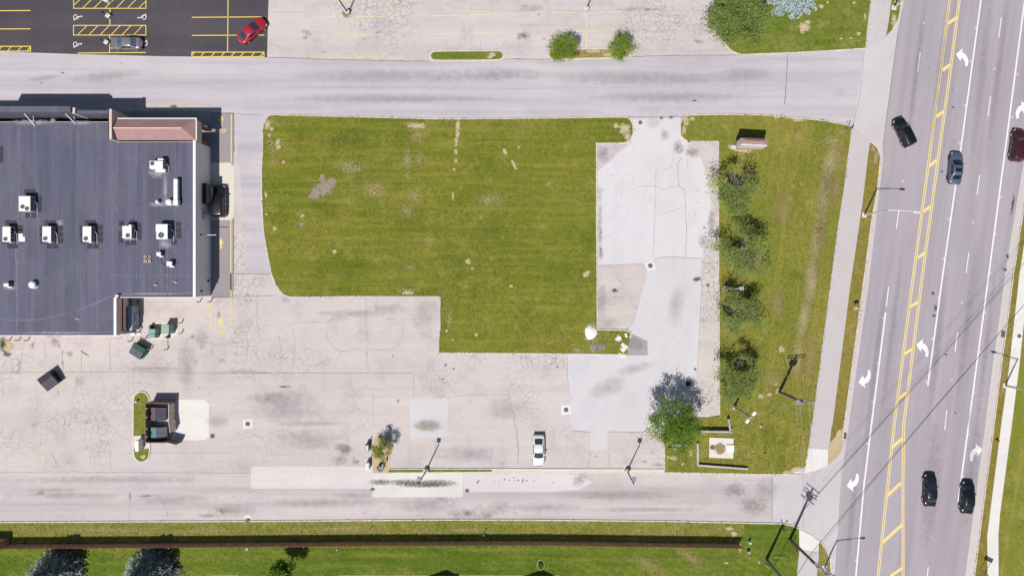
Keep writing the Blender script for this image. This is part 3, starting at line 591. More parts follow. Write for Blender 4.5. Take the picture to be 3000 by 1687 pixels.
many("bare_soil", verges[0], S_GREY, '8a', ZL, (1175,200,70,180,-15),(1150,120,50,100))
many("bare_soil", verges[0], S_DIRT, '4b', ZL, (985,335,100,60),(1020,260,30,60))
many("bare_soil", verges[0], S_DIRT, '8b', ZL, (830,110,100,120))
islands = [o for o in SC.objects if o.name.split('.')[0] == "island"]
many("bare_soil", islands[0], S_DIRT, '2a', ZL, (2235,520,110,70),(2205,545,80,40))
many("bare_soil", islands[2], S_DIRT, '5b', ZL, (1355,325,70,80,-35))
many("bare_soil", islands[1], S_DIRT, '3a', ZL, (780,490,260,40),(900,520,160,40),(960,540,150,30))

# ================================================================== THE STORE
def w2(px, py): g = gw((px, py)); return g.x, g.y
def wbox(mb, px0, px1, py0, py1, z0, z1):
    x0, y1 = w2(px0, py0); x1, y0 = w2(px1, py1); return mb.box(x0, x1, y0, y1, z0, z1)
def zrect(tile, x0, y0, x1, y1, z):
    a = gz(T(tile,(x0,y0))[0], z); b = gz(T(tile,(x1,y1))[0], z)
    return min(a.x,b.x), max(a.x,b.x), min(a.y,b.y), max(a.y,b.y)
ZR = 4.3
def membrane():
    t = NT("roof_membrane"); v = t.pos()
    sx = t.n("ShaderNodeSeparateXYZ"); t.l(v, sx.inputs[0])
    f = t.math('DIVIDE', t.math('ADD', sx.outputs[0], 200.35), 2.76)
    fl = t.math('FLOOR', f); fr = t.math('FRACT', f)
    wnz = t.n("ShaderNodeTexWhiteNoise", noise_dimensions='1D'); t.l(fl, wnz.inputs["W"])
    base, dk, lt = C(101,100,122), C(86,88,104), C(118,117,140)
    col = t.mix(t.ramp(wnz.outputs["Value"],0,1,0,.9), base, dk)
    sv = t.pos((1.0,.05,1)); col = t.mix(t.ramp(t.noise(sv, .9, 4, .6),.42,.72,0,.8), col, lt)
    sv2 = t.pos((1.0,.08,1)); col = t.mix(t.ramp(t.noise(sv2, 3.0, 3, .6),.5,.72,0,.35), col, dk)
    col = t.mix(t.ramp(t.noise(v, .18, 4, .6),.48,.72,0,.6), col, C(112,114,124))
    col = t.mix(t.ramp(t.noise(v, 1.3, 4, .7),.56,.75,0,.5), col, C(80,80,98))
    g = t.math('LESS_THAN', t.math('ABSOLUTE', t.math('SUBTRACT', fr, .5)), .012)
    brk = t.ramp(t.noise(v, 1.6, 2, .6),.4,.6)
    col = t.mix(t.math('MULTIPLY', t.math('MULTIPLY', g, .55), brk), col, C(150,150,170))
    sp = t.n("ShaderNodeTexVoronoi"); sp.inputs["Scale"].default_value = .55; t.l(v, sp.inputs["Vector"])
    col = t.mix(t.ramp(sp.outputs["Distance"], .03, .06, .5, 0), col, C(170,170,185))
    return t.done(col, .8, 0, .25)
M_MEM = membrane()
M_WALLG = plain("grey_wall", C(236,232,236,1.2), .8, var=.05, scale=.4, obj=False)
M_WALLB = plain("brown_wall", C(248,216,202), .85, var=.12, scale=.8, obj=False)
M_TANP = plain("tan_panel", C(226,208,190), .8, var=.08, scale=.6, obj=False)
M_WHITE = plain("white_metal", C(246,246,246,1.08), .45, var=.04, scale=.8, obj=False)
M_DARK = plain("dark_metal", C(46,44,50), .5, var=.15, obj=False)
M_BLK = plain("black_metal", C(26,26,32), .5, var=.15, obj=False)
M_STEEL = plain("galvanised_steel", C(168,172,178), .45, .5, var=.15, scale=4, obj=False)
def bricks(name, a, b, mortar, sc=4.0):
    t = NT(name); v = t.pos(obj=False)
    br = t.n("ShaderNodeTexBrick"); br.inputs["Scale"].default_value = sc
    cv = t.n("ShaderNodeCombineXYZ"); sx = t.n("ShaderNodeSeparateXYZ"); t.l(v, sx.inputs[0])
    t.l(t.math('ADD', sx.outputs[0], sx.outputs[1]), cv.inputs[0]); t.l(sx.outputs[2], cv.inputs[1]); t.l(cv.outputs[0], br.inputs["Vector"])
    br.inputs["Color1"].default_value = a; br.inputs["Color2"].default_value = b; br.inputs["Mortar"].default_value = mortar
    return t.done(br.outputs["Color"], .9)
M_BRICK = bricks("red_brick", C(150,86,70), C(128,70,60), C(170,150,140))
def shingles(name, a, b, d):
    t = NT(name); v = t.pos()
    br = t.n("ShaderNodeTexBrick"); br.inputs["Scale"].default_value = 2.6; br.inputs["Mortar Size"].default_value = .015
    br.inputs["Color1"].default_value = a; br.inputs["Color2"].default_value = b; br.inputs["Mortar"].default_value = d; t.l(v, br.inputs["Vector"])
    col = t.mix(t.ramp(t.noise(v, .8, 4, .6),.4,.7,0,.5), br.outputs["Color"], d)
    col = t.mix(t.ramp(t.noise(v, 7, 2, .7),.5,.75,0,.35), col, a)
    return t.done(col, .9)
M_SHING = shingles("pink_shingles", C(184,150,146), C(176,142,138), C(158,126,124))
store = thing("store_building", "large flat-roofed store with dark membrane roof and white coping along its east wall", "building", gw((250,650)))
sxo = store.location
def part(mb, name, m, parent=None, smooth=False):          # geometry given in place, kept on the store
    o = mb.build(name, m, parent or store, smooth=smooth)
    if parent is None: o.location = (-sxo.x, -sxo.y, 0)
    return o
XE, YN, YS, XN, YS2 = 617.5, 362, 867, 396, 974
part(wbox(MB(), XE-5, XE, 432, YS, 0, 4.82), "wall", M_WALLG)
mb = MB(); wbox(mb, XN, XE-5, YS-5, YS, 0, 4.2); wbox(mb, -160, XN-4, YS2-5, YS2, 0, 4.2); part(mb, "wall", M_TANP)
part(wbox(MB(), XN-4, XN, YS-5, YS2, 0, 4.82), "wall", M_WALLB)
mb = MB(); wbox(mb, -160, XN-6, YN+14, YN+19, 0, 4.25); wbox(mb, XN-6, XE-5, 432, 437, 0, 4.25); part(mb, "wall", M_TANP)
mb = MB()
mb.prism([w2(*p) for p in [(-160,YN+16),(XN-7,YN+16),(XN-7,434),(XE-5,434),(XE-5,YS-1),(XN-4,YS-1),(XN-4,YS2-1),(-160,YS2-1)]], 4.0, ZR)
part(mb, "roof", M_MEM)
mb = MB(); wbox(mb, XE-6.5, XE+.8, 430, YS+1, 4.82, 4.88); part(mb, "coping", M_WHITE)
mb = MB(); wbox(mb, XN-6.5, XN+.8, YS+3, YS2+1, 4.82, 4.88); mb.strip([w2(XN-1,YS+3), w2(XN+3,YS-2), w2(XN+6,YS-4)], .2, 4.7, 4.84); part(mb, "coping", M_WHITE)
mb = MB()
for x0,x1,y in ((XN+2,XE+2,YS),(-160,XN+1,YS2)):
    wbox(mb, x0, x1, y+1.6, y+3.6, 4.08, 4.2)
    for k in range(int((x1-x0)/14)): wbox(mb, x0+4+k*14, x0+5+k*14, y-1, y+1.6, 4.17, 4.22)
part(mb, "gutter", M_WHITE)
mb = MB(); wbox(mb, XN+2, XE, YS-1, YS+1.4, 4.0, 4.24); wbox(mb, -160, XN, YS2-1, YS2+1.4, 4.0, 4.24); part(mb, "gutter", M_BLK)  # black bar draws the shaded gap between roof edge and gutter as colour
# front parapets
mb = MB(); wbox(mb, 30, 290, 344, 360, 0, 6.5); part(mb, "parapet", M_MEM)
mb = MB(); wbox(mb, 290, 298, 346, 362, 3, 6.2); part(mb, "parapet", M_TANP)
part(wbox(MB(), 298, 388, 351, 361, 0, 5.9), "parapet", M_MEM); part(wbox(MB(), -160, 30, 350, 361, 0, 5.2), "parapet", M_MEM)
mb = MB(); wbox(mb, 388, 397, 349, 432, 0, 6.0); part(mb, "parapet", M_TANP)
mb = MB(); wbox(mb, 387.4, 389.6, 348.4, 432.6, 6.0, 6.03); wbox(mb, 298, 387.4, 350.4, 352, 5.9, 5.93); part(mb, "coping", M_DARK)
for px,py in ((152,384),(266,378)):
    mb = MB(); a = gw((px-2,360)); b = gw((px+10,py+4))
    mb.tube([(a.x,a.y,5.6),(b.x,b.y,ZR+.05),(a.x+.45,a.y-.1,ZR+.2)], .07); part(mb, "brace", M_WHITE)
# corner porch with a hipped shingle roof
mb = MB()
x0,x1 = gw((402,0)).x, gw((XE+3,0)).x; yn, ys = gw((0,372)).y, gw((0,431)).y; ym = (yn+ys)/2; hw = (yn-ys)/2
mb.add([(x0,yn,5.06),(x1,yn,5.06),(x1,ys,5.06),(x0,ys,5.06),(x0,ym,6.05),(x1-hw,ym,6.05),(x0,yn,4.95),(x1,yn,4.95),(x1,ys,4.95),(x0,ys,4.95)],
       [(4,0,1,5)[::-1],(5,1,2)[::-1],(4,5,2,3)[::-1],(0,4,3)[::-1],(6,7,1,0),(7,8,2,1),(8,9,3,2),(9,6,0,3),(9,8,7,6)])
hip = part(mb, "hip_roof", M_SHING)
mb = MB(); mb.strip([(x0,ym),(x1-hw,ym)], .16, 6.04, 6.09); part(mb, "ridge_cap", M_WALLB)
mb = MB(); mb.box(x0,x1+.12,yn,yn+.14,4.92,5.07); mb.box(x1,x1+.14,ys,yn,4.92,5.07); part(mb, "gutter", M_WHITE)
mb = MB(); wbox(mb, 402, XE-2, 373, 377, 3.0, 4.95); part(mb, "fascia", M_TANP)
mb = MB(); wbox(mb, XE-2, XE+1, 373, 431, 3.0, 4.95); part(mb, "fascia", M_TANP)
for c in ((XE-12,XE+.5,374,386),(XE-12,XE+.5,421,433),(XE-90,XE-78,374,386),(XE-160,XE-148,374,386),(402,414,374,386)):
    part(wbox(MB(), *c, .1, 3.0), "column", M_BRICK)
mb = MB(); wbox(mb, XE-.6, XE+.9, 376, 380, 1.2, 2.2); part(mb, "wall_sign", M_WHITE)
mb = MB(); wbox(mb, 430, 560, 429.5, 431.5, .1, 2.8); part(mb, "window", plain("dark_glass", C(28,34,40), .1, spec=.5, obj=False))
raised("sidewalk", [(-160,330),(619,326),(619,433),(-160,375)], M_WALK, .1)
# drive-through window canopy, wall sign and service arm on the east wall
mb = MB(); a = gw((XE,545)); b = gw((XE,603)); mb.box(a.x-.02,a.x+1.0,b.y,a.y,2.55,2.75); mb.box(a.x,a.x+.95,b.y+.06,a.y-.06,1.0,2.55); cp = part(mb, "window_bay", plain("bronze_metal", C(34,32,42), .4, obj=False))
part(MB().box(a.x+.952,a.x+.97,b.y+.3,a.y-.3,1.3,2.3), "window", M_STEEL)
mb = MB(); p = gw((XE,632)); mb.prism([(p.x+.02,p.y-.75),(p.x+.14,p.y-.75),(p.x+.14,p.y+.75),(p.x+.02,p.y+.75)], 2.0, 2.75); part(mb, "wall_sign", plain("pale_blue_sign", C(206,208,226), .5, obj=False))
mb = MB(); mb.add([(p.x+.16,p.y-.1,2.05),(p.x+.16,p.y+.5,2.05),(p.x+.16,p.y+.2,2.7)], [(0,1,2)]); part(mb, "wall_sign", plain("red_sign_face", C(196,70,80), .5, obj=False))
mb = MB(); p = gw((XE,692)); mb.tube([(p.x+.05,p.y,2.6),(p.x+1.9,p.y,2.55)], .05); part(mb, "clearance_bar", M_WHITE)
mb = MB(); mb.tube([(p.x+.0,p.y,3.4),(p.x+.25,p.y,3.15)], [.12,.05]); part(mb, "wall_lamp", M_BLK)
for py,zz in ((852,3.0),(822,.9)):
    p = gw((XE,py)); part(MB().box(p.x+.01,p.x+.12,p.y-.12,p.y+.12,zz-.25,zz+.25), "wall_vent", M_BLK)
# dark pipe and fittings on the brown notch wall
p0, p1 = gw((XN,YS+4)), gw((XN,YS2-6))
mb = MB(); mb.tube([(p0.x+.08,p0.y,3.35),(p1.x+.08,p1.y+.2,3.35),(p1.x+.08,p1.y,0.1)], .06); part(mb, "drain_pipe", M_BLK)
# marks on the roof
M_CHALK = soft("roof_dust", C(176,174,190), .1, .75, 2.2, .85, nw=.7)
M_CHALKL = plain("roof_chalk", C(140,138,158), .9, var=.2, scale=2, obj=False)
mb = MB()
for k,(pts,w) in enumerate([(T('5a',(152,1050),(148,1130),(155,1200),(152,1449)),.20),(T('1b',(152,0),(158,200),(160,440),(155,570)),.16),
     (chaikin(T('1b',(0,432),(120,443),(260,445),(420,430),(600,390),(780,330),(920,280),(1060,215)),2),.13),(T('5a',(1505,970),(1505,1080)),.07),(T('5a',(1505,1005),(1560,1005),(1563,1030),(1618,1030)),.07),(T('5a',(1580,1030),(1580,1449)),.10),
     (chaikin(T('5a',(1415,1160),(1460,1180),(1520,1200),(1500,1235),(1460,1235),(1430,1190)),2),.05),(T('5a',(890,222),(1010,215),(1400,215)),.05),(T('5a',(960,1305),(1350,1310),(1815,1308)),.07),(T('5a',(0,0),(1000,-5),(1810,42)),.03),
     (T('1b',(0,560),(500,562),(1065,558)),.12),(T('1b',(1130,205),(1400,200),(1820,185)),.14)]):
    q = wander(pts, .9, 6, 900+k); rnd = random.Random(k)
    mb.strip([gz(x, ZR)[:2] for x in q], [w*rnd.uniform(.4,1.1) for _ in q], ZR+.006+.0004*k)
part(mb, "roof_streak", M_CHALKL)["kind"] = "stuff"
def rblob(m, tile, x, y, w, h, r=0):
    o = blob("roof_dust", store, m, (0,0), w/3.22*.96, h/3.22*.96, R(r)); q = gz(T(tile,(x,y))[0], ZR+.01+.0007*(ZB[0])); o.location = (q.x-sxo.x, q.y-sxo.y, q.z)
for it in (('1a',300,1155,560,70),('1a',500,1140,80,60),('1a',760,1160,300,60),('5a',1500,640,330,60),('5a',1560,1020,200,120),('5a',1210,960,200,130),('5a',560,820,120,100),('1b',1450,195,800,34),('1b',560,562,1000,34),('1b',100,140,200,60),('5a',1480,350,240,120),('5a',280,740,200,80),('5a',1560,500,60,500)):
    rblob(M_CHALK if it[3] < 400 else S_DUST if False else M_CHALK, *it)
# rubber walkway pads bonded round the rooftop units
M_PAD = plain("rubber_pad", C(76,72,80), .95, var=.12, scale=6, obj=False)
PADS = [(5,120),(5,172),(5,222)]
PADS += [(256,524),(310,522),(372,586),(370,637),(368,690),(262,744),(317,744)]
PADS += [(74,815),(130,816),(190,862),(192,900),(45,990),(94,1034),(146,1034)]
PADS += [(447,817),(502,817),(569,864),(570,925),(571,982),(400,870),(400,925),(408,987),(466,1033),(523,1033)]
PADS += [(825,813),(879,812),(945,860),(946,918),(948,975),(776,868),(776,925),(784,986),(847,1034),(906,1034)]
PADS += [(1148,822),(1246,810),(1310,840),(1312,895),(1313,950),(1146,920),(1146,980),(1205,1003),(1260,1000)]
PADS += [(1681,830),(1685,885),(1688,940),(1643,998)]
for k,(x,y) in enumerate(PADS):
    q = gz(T('5a',(x,y))[0], ZR); rr = random.Random(k)
    o = MB().bbox(-.36,.36,-.36,.36,0,.035,.008).build("roof_pad", M_PAD, store, rz=R(rr.uniform(-2.5,2.5))); o.location = (q.x-sxo.x, q.y-sxo.y, ZR+.003)

# rooftop machines ---------------------------------------------------
M_UNIT = plain("unit_white", C(240,243,243,1.08), .5, var=.04, scale=1.5)
M_UNITG = plain("unit_grey_panel", C(122,128,138), .6, var=.1, scale=3)
M_UNITN = plain("unit_navy_coil", C(60,84,130), .6, var=.2, scale=5)
def ac_unit(label, tile, rc, fans, h=1.15, side=None, extra=(), group="rooftop air conditioners"):
    x0,x1,y0,y1 = zrect(tile, *rc, ZR+h); cx, cy = (x0+x1)/2, (y0+y1)/2
    t = thing("air_conditioner", label, "air conditioner", (cx,cy,ZR), 0, group)
    a, b = (x1-x0)/2, (y1-y0)/2
    MB().box(-a*.92,a*.92,-b*.92,b*.92,0,.22).build("base_curb", M_STEEL, t)
    MB().bbox(-a,a,-b,b,.22,h,.02).build("cabinet", M_UNIT, t)
    mb = MB()
    for k in range(4):
        yy = -b+.08+k*(2*b-.16)/4; mb.box(a,a+.014,yy+.03,yy+(2*b-.16)/4-.03,.32,h-.12)
    mb.build("side_panel", side or M_UNITG, t)
    for fx,fy,fr in fans:
        q = gz(T(tile,(fx,fy))[0], ZR+h); r = fr/3.22/20*.96; lx, ly = q.x-cx, q.y-cy
        f = MB().lathe([(r,h-.01),(r,h+.05),(r*.94,h+.05),(r*.92,h+.012),(.001,h+.012)], 24).build("fan", M_BLK, t); f.location = (lx,ly,0)
        bl = MB()
        for k in range(4):
            an = k*math.pi/2+fx*.01; ca, sa = math.cos(an), math.sin(an)
            bl.add([(x*ca-y*sa, x*sa+y*ca, z) for x,y,z in ((.06,-.03,h+.02),(r*.88,-r*.32,h+.02),(r*.9,r*.26,h+.035),(.06,.05,h+.03))], [(0,1,2,3)])
        bl.lathe([(.09,h+.02),(.08,h+.05),(.01,h+.055)], 10)
        bl.build("fan_blade", M_STEEL, f)
        gr = MB()
        for rr in (.45,.75,.97): gr.tube([(r*rr*math.cos(k*math.pi/10), r*rr*math.sin(k*math.pi/10), h+.065) for k in range(21)], .008, 4)
        for k in range(6): gr.tube([(0,0,h+.07),(r*math.cos(k*math.pi/3), r*math.sin(k*math.pi/3), h+.06)], .006, 4)
        gr.build("fan_guard", M_STEEL, f)
    for nm, ex0,ey0,ex1,ey1,ez0,ez1,mm in extra:
        X0,X1,Y0,Y1 = zrect(tile, ex0,ey0,ex1,ey1, ZR+ez1)
        MB().bbox(X0-cx,X1-cx,Y0-cy,Y1-cy,ez0,ez1,.02).build(nm, mm, t)
    mb = MB(); mb.tube([(a+.02,b*.3,.5),(a+.22,b*.3,.5),(a+.25,b*.1,.2),(a+.25,-b-.3,.12)], .03, 6); mb.build("drain_pipe", M_WHITE, t)
    return t
ac_unit("white rooftop unit with one black fan and a side hood, nearest the pink shingle roof", '5a', (1410,230,1536,306), [(1437,255,19)], 1.2, extra=[("hood",1485,207,1540,223,.5,1.0,M_UNIT),("outlet",1465,306,1558,336,.15,.75,M_UNIT)])
ac_unit("white rooftop unit with two fans, standing alone above the row of units", '5a', (176,562,285,704), [(213,662,19),(255,680,19)], 1.2, extra=[("hood",176,575,190,630,.4,1.19,M_UNIT)])
ac_unit("white rooftop unit with two loose white panels lying at its side", '5a', (22,850,98,994), [(52,966,19)], 1.1, side=M_BLK, extra=[("flue",94,990,104,1006,.2,1.0,M_UNIT)])
ac_unit("white rooftop unit with one fan, straight below the lone two-fan unit's right side", '5a', (398,848,480,992), [(428,962,20)], 1.1, extra=[("flue",458,990,480,1004,.2,1.0,M_UNIT)])
ac_unit("white rooftop unit in the middle of the row of five units", '5a', (778,848,860,992), [(810,962,20)], 1.1, extra=[("flue",838,990,862,1004,.2,1.0,M_UNIT)])
ac_unit("white rooftop unit with a short pipe leaving its left side, in the row of five", '5a', (1153,842,1240,960), [(1206,933,20)], 1.1, extra=[("hood",1212,830,1238,842,.4,1.05,M_UNIT)])
ac_unit("big white rooftop unit with large fan and navy blue coil side", '5a', (1474,826,1580,968), [(1520,930,27)], 1.3, side=M_UNITN, extra=[("hood",1468,830,1482,895,.3,1.29,M_UNIT)])
for lab,rc in (("smaller white condenser box beside the concrete block mount", (1474,1090,1516,1126)),("small white condenser box at the end of the black cable", (1569,1178,1622,1222)),("small plain white box at the left edge of the roof", (32,1383,80,1416))):
    x0,x1,y0,y1 = zrect('5a', *rc, ZR+.8); t = thing("condenser", lab, "condenser", ((x0+x1)/2,(y0+y1)/2,ZR), 0, "small rooftop condensers"); a,b = (x1-x0)/2,(y1-y0)/2
    MB().bbox(-a,a,-b,b,.12,.8,.03).build("cabinet", M_UNIT, t); MB().box(-a*.9,a*.9,-b*.9,b*.9,0,.12).build("base_curb", M_STEEL, t)
    mb = MB()
    for k in range(7): mb.box(a,a+.012,-b*.85,b*.85,.2+k*.08,.24+k*.08)
    mb.build("louvre", M_BLK, t); MB().box(-a*.5,a*1.2,-b-.14,-b,.15,.25).build("bracket", M_WHITE, t)
x0,x1,y0,y1 = zrect('5a', 1636,400,1674,596, ZR+.85); t = thing("exhaust_duct", "long white exhaust duct ending in a round white fan on the roof", "duct", ((x0+x1)/2,y0,ZR)); a = (x1-x0)/2
mb = MB()
for k in range(3): mb.bbox(-a,a,k*(y1-y0)/3+.01,(k+1)*(y1-y0)/3-.01,.3,.85,.015)
mb.build("duct", M_UNIT, t); MB().bbox(-a*1.15,a*1.3,-.78,-.02,.15,.9,.02).build("elbow", M_UNIT, t)
mb = MB(); [mb.box(sx_*a-.04,sx_*a+.04,yy,yy+.08,0,.3) for sx_ in (-1,1) for yy in (.3,1.6,2.7)]; mb.build("stand", M_STEEL, t)
q = gz(T('5a',(1590,620))[0], ZR+.7); f = MB().lathe([(.42,0),(.42,.25),(.36,.3),(.36,.55),(.44,.58),(.43,.72),(.3,.8),(.001,.84)], 24).build("fan_housing", M_UNIT, t, smooth=False); f.location = (q.x-t.location.x, q.y-t.location.y, 0)
for lab, tl, xy, r, hh in (("large white mushroom vent near the bottom left of the roof", '5a', (292,1398), .5, .75),("small white mushroom vent beside the long exhaust duct", '5a', (1475,615), .24, .7)):
    q = gz(T(tl,xy)[0], ZR+hh); t = thing("roof_vent", lab, "roof vent", (q.x,q.y,ZR), 0, "mushroom roof vents")
    MB().lathe([(r*1.2,0),(r*1.15,.1),(r*.75,.14),(r*.72,hh*.55),(.01,hh*.55)], 24).build("curb", M_STEEL, t)
    MB().lathe([(r*1.05,hh*.5),(r*1.02,hh*.75),(r*.75,hh*.95),(r*.3,hh),(.005,hh)], 24).build("cap", M_UNIT, t)
for k,(lab,tl,xy) in enumerate((("short white pipe vent left of its twin on the lower roof",'5a',(1455,1398)),("short white pipe vent nearest the white east coping",'5a',(1643,1370)),("short white pipe vent alone on the lower left roof",'1b',(716,430)))):
    q = gz(T(tl,xy)[0], ZR+.4); o = MB().lathe([(.16,0),(.1,.08),(.08,.1),(.08,.45),(.05,.45),(.05,.3)], 14).build("pipe_vent", M_WHITE, None, (q.x,q.y,ZR)); tag(o, lab, "pipe vent", "pipe vents on the roof")
q = gz(T('5a',(1385,1152))[0], ZR+.3); t = thing("dish_mount", "four pale concrete blocks holding down a short mast on the roof", "block mount", (q.x,q.y,ZR))
for bx,by in ((-.28,.3),(.3,.3),(-.28,-.34),(.3,-.34)):
    mb = MB(); mb.box(bx-.2,bx+.2,by-.21,by+.21,0,.2)
    b = mb.build("block", plain("concrete_block", C(216,196,190), .9), t)
    mb = MB(); [mb.box(bx-.09,bx+.09,by+s*.1-.06,by+s*.1+.06,.2,.203) for s in (-1,1)]; mb.build("core_hole", M_BLK, b)
MB().tube([(0,0,0),(0,0,.55),(.2,.25,.7)], .04).build("mast", M_STEEL, t); MB().box(-.3,.3,-.05,.05,.2,.24).build("cross_bar", M_STEEL, t)
tr = [gz(p,ZR+.03) for p in chaikin(T('5a',(1520,1140),(1522,1190),(1545,1205),(1570,1215)),1)]
tag(MB().tube(tr, .035, 6).build("roof_cable", M_BLK), "black cable joining the two small white condenser boxes", "cable")
for x0_,y0_,x1_,y1_ in ((170,915,212,945),(172,945,233,990)):
    a0,a1,b0,b1 = zrect('5a', x0_,y0_,x1_,y1_, ZR+.1); o = MB().bbox(a0-(a0+a1)/2,a1-(a0+a1)/2,b0-(b0+b1)/2,b1-(b0+b1)/2,0,.05,.01).build("loose_panel", M_UNIT, None, ((a0+a1)/2,(b0+b1)/2,ZR+.012))
    tag(o, "smaller loose white panel lying on the roof" if x1_ == 212 else "larger loose white panel lying flat on the roof", "panel", "loose panels on the roof")

# service yard ---------------------------------------------------------
M_GRN = plain("transformer_green", C(158,188,166), .5, var=.06)
M_GRND = plain("cabinet_green", C(150,178,172), .5, var=.06)
def boxthing(name, label, cat, ctr, a, b, h, m, door=True, group=None, rz=0):
    t = thing(name, label, cat, gw(ctr), rz, group)
    MB().bbox(-a,a,-b,b,.08,h,.03).build("cabinet", m, t); MB().box(-a*1.05,a*1.05,-b*1.05,b*1.05,0,.08).build("plinth", M_STEEL, t)
    if door:
        mb = MB(); [mb.box(a,a+.02,s*b*.48-b*.42,s*b*.48+b*.42,.15,h-.1) for s in (-1,1)]; mb.build("door", m, t)
    return t
sheet("pad", [T('1b',(1418,465),(1640,465),(1690,560),(1600,628),(1418,628))], M_CONC, .014)
boxthing("transformer", "large pale green transformer box behind the store", "transformer", (501,962), .56, .66, 1.75, M_GRN)
boxthing("switch_cabinet", "low green utility cabinet left of the transformer, the upper of the pair", "utility cabinet", (458,968.5), .5, .32, 1.3, M_GRND, group="low green cabinets")
boxthing("switch_cabinet", "low green utility cabinet left of the transformer, the lower of the pair", "utility cabinet", (456.5,982), .48, .3, 1.25, M_GRND, group="low green cabinets")
t = thing("valve_box", "dark round valve with a pinkish top beside the green cabinets", "valve", gw((446,957)))
MB().lathe([(.3,0),(.28,.5),(.2,.6),(.2,.9),(.01,.95)], 14).build("body", plain("valve_brown", C(86,58,56), .6), t); MB().lathe([(.14,.95),(.14,1.02),(.01,1.03)], 12).build("cap", plain("valve_pink", C(216,190,196), .6), t)
def bollard(label, p, h=1.1, m=None, r=.08):
    t = thing("bollard", label, "bollard", gw(p), 0, "bollards behind the store")
    MB().lathe([(r,0),(r,h-.1),(r*.9,h-.03),(r*.4,h)], 12).build("post", m or plain("bollard_tan", C(206,196,176), .7), t, smooth=False)
    MB().lathe([(r*1.8,0),(r*1.7,.02),(r,.025)], 12).build("footing", M_CONC, t)
    return t
for lab,x,y,h in (("tan bollard at the store corner, left of the pair by the drive-through lane",1888,270,1.2),("tan bollard at the store corner, right of the pair by the drive-through lane",1990,270,1.2),("tan bollard right of the transformer, the upper one",1715,468,1.15),("tan bollard right of the transformer, the lower one",1715,566,1.15),
     ("tan bollard at the lower left corner of the cabinet pad",1378,615,1.1),("tan bollard left of the green dumpster, by the roof edge",1243,640,1.1),("tan bollard touching the corner of the green dumpster",1432,712,1.1),("rusty bollard below the cabinet pad, with weeds at its foot",1580,718,1.1),("tan bollard beside the weedy sand, right of its row of three",268,632,1.1),("tan bollard beside the weedy sand, middle of its row of three",182,632,1.1),("tan bollard beside the weedy sand, left of its row of three",97,630,1.1)):
    bollard(lab, T('1b',(x,y))[0], h)
t = thing("yard_post", "thin dark post with a fallen sign at the cabinet pad's lower right", "post", gw(T('1b',(1585,600))[0])); MB().tube([(0,0,0),(.02,0,1.3)], .04).build("pole", M_BLK, t); MB().box(-.05,.3,-.2,.2,.05,.5).build("plate", M_DARK, t); MB().tube([(0,0,.03),(-.02,-1.4,.03)], .03).build("fallen_bar", M_DARK, t)
# electrical gear along the notch wall
M_SGEAR = plain("switchgear_blue", C(196,206,222), .55, var=.08); M_SGEARD = plain("switchgear_dark", C(112,134,170), .5, var=.1)
t = thing("switchgear", "long blue-grey electrical switchgear lined with meter boxes against the brown wall", "switchgear", gw((XN+.6,921)))
MB().bbox(0,.62,-2.2,1.3,.1,2.0,.04).build("cabinet", M_SGEAR, t); MB().bbox(.02,.36,-2.0,1.2,2.0,2.35,.12).build("cable_trough", M_SGEARD, t)
MB().bbox(0,.5,1.3,2.5,.1,1.7,.03).build("cabinet", M_UNITG, t)
for k in range(3):
    mbx = MB().bbox(.62,.8,-1.2+k*.42,-.86+k*.42,.9,1.4,.02).build("meter_box", M_SGEAR, t); MB().box(.8,.83,-1.1+k*.42,-.96+k*.42,1.1,1.24).build("meter", M_BLK, mbx)
mb = MB(); [mb.tube([(.68,yy,.1),(.68,yy,1.9)], .035, 6) for yy in (-1.9,-1.75,-1.6,1.0,1.12,.2,.3,.7)]; mb.build("conduit", M_STEEL, t)
MB().tube([(.3,-2.3,1.9),(.7,-2.5,1.2),(.7,-2.5,.1)], .12, 10).build("conduit", M_SGEARD, t)
mb = MB(); mb.box(-.2,.5,-.14,.14,0,.15); mb.box(.7,1.3,-.1,.14,0,.12); tag(mb.build("splash_block", M_WHITE, None, gw((388,978.5))), "white concrete splash blocks on the ground below the switchgear", "splash block")
t = thing("ice_chest", "blue-grey box standing against the wall under the roof gutter", "box", gw((158,977.5))); MB().bbox(-.45,.45,-.32,.4,.1,1.1,.03).build("cabinet", plain("slate_box", C(70,84,100), .5), t); MB().box(-.42,.42,-.3,.38,0,.1).build("base", M_BLK, t); MB().bbox(-.85,-.55,-.3,.3,0,.9,.03).build("side_bin", M_UNITG, t)
t = thing("yellow_cart", "small orange-yellow cart beside the blue-grey box at the wall", "cart", gw((174,977.5))); MB().bbox(-.22,.22,-.35,.35,.25,.95,.04).build("tub", plain("cart_orange", C(236,182,84), .5), t)
for s in (-1,1):
    w_ = MB().tube([(s*.26,-.2,.15),(s*.3,-.2,.15)], .15, 12).build("wheel", M_BLK, t)
t = thing("weed_patch", "low green weeds at the edge of the sandy patch by the wall", "weeds", gw(T('1b',(25,665))[0]))
rnd = random.Random(5); mb = MB()
for k in range(500):
    x,y = rnd.gauss(0,.25), rnd.gauss(0,.5); z = rnd.uniform(.02,.35); a = rnd.uniform(0,6.3); s = rnd.uniform(.05,.12)
    mb.add([(x,y,z),(x+s*math.cos(a),y+s*math.sin(a),z+.05),(x+s*math.cos(a+.7),y+s*math.sin(a+.7),z)], [(0,1,2)])
mb.build("leaves", plain("weed_green", C(96,124,30), .9, var=.3, scale=5), t); t["category"] = "weeds"

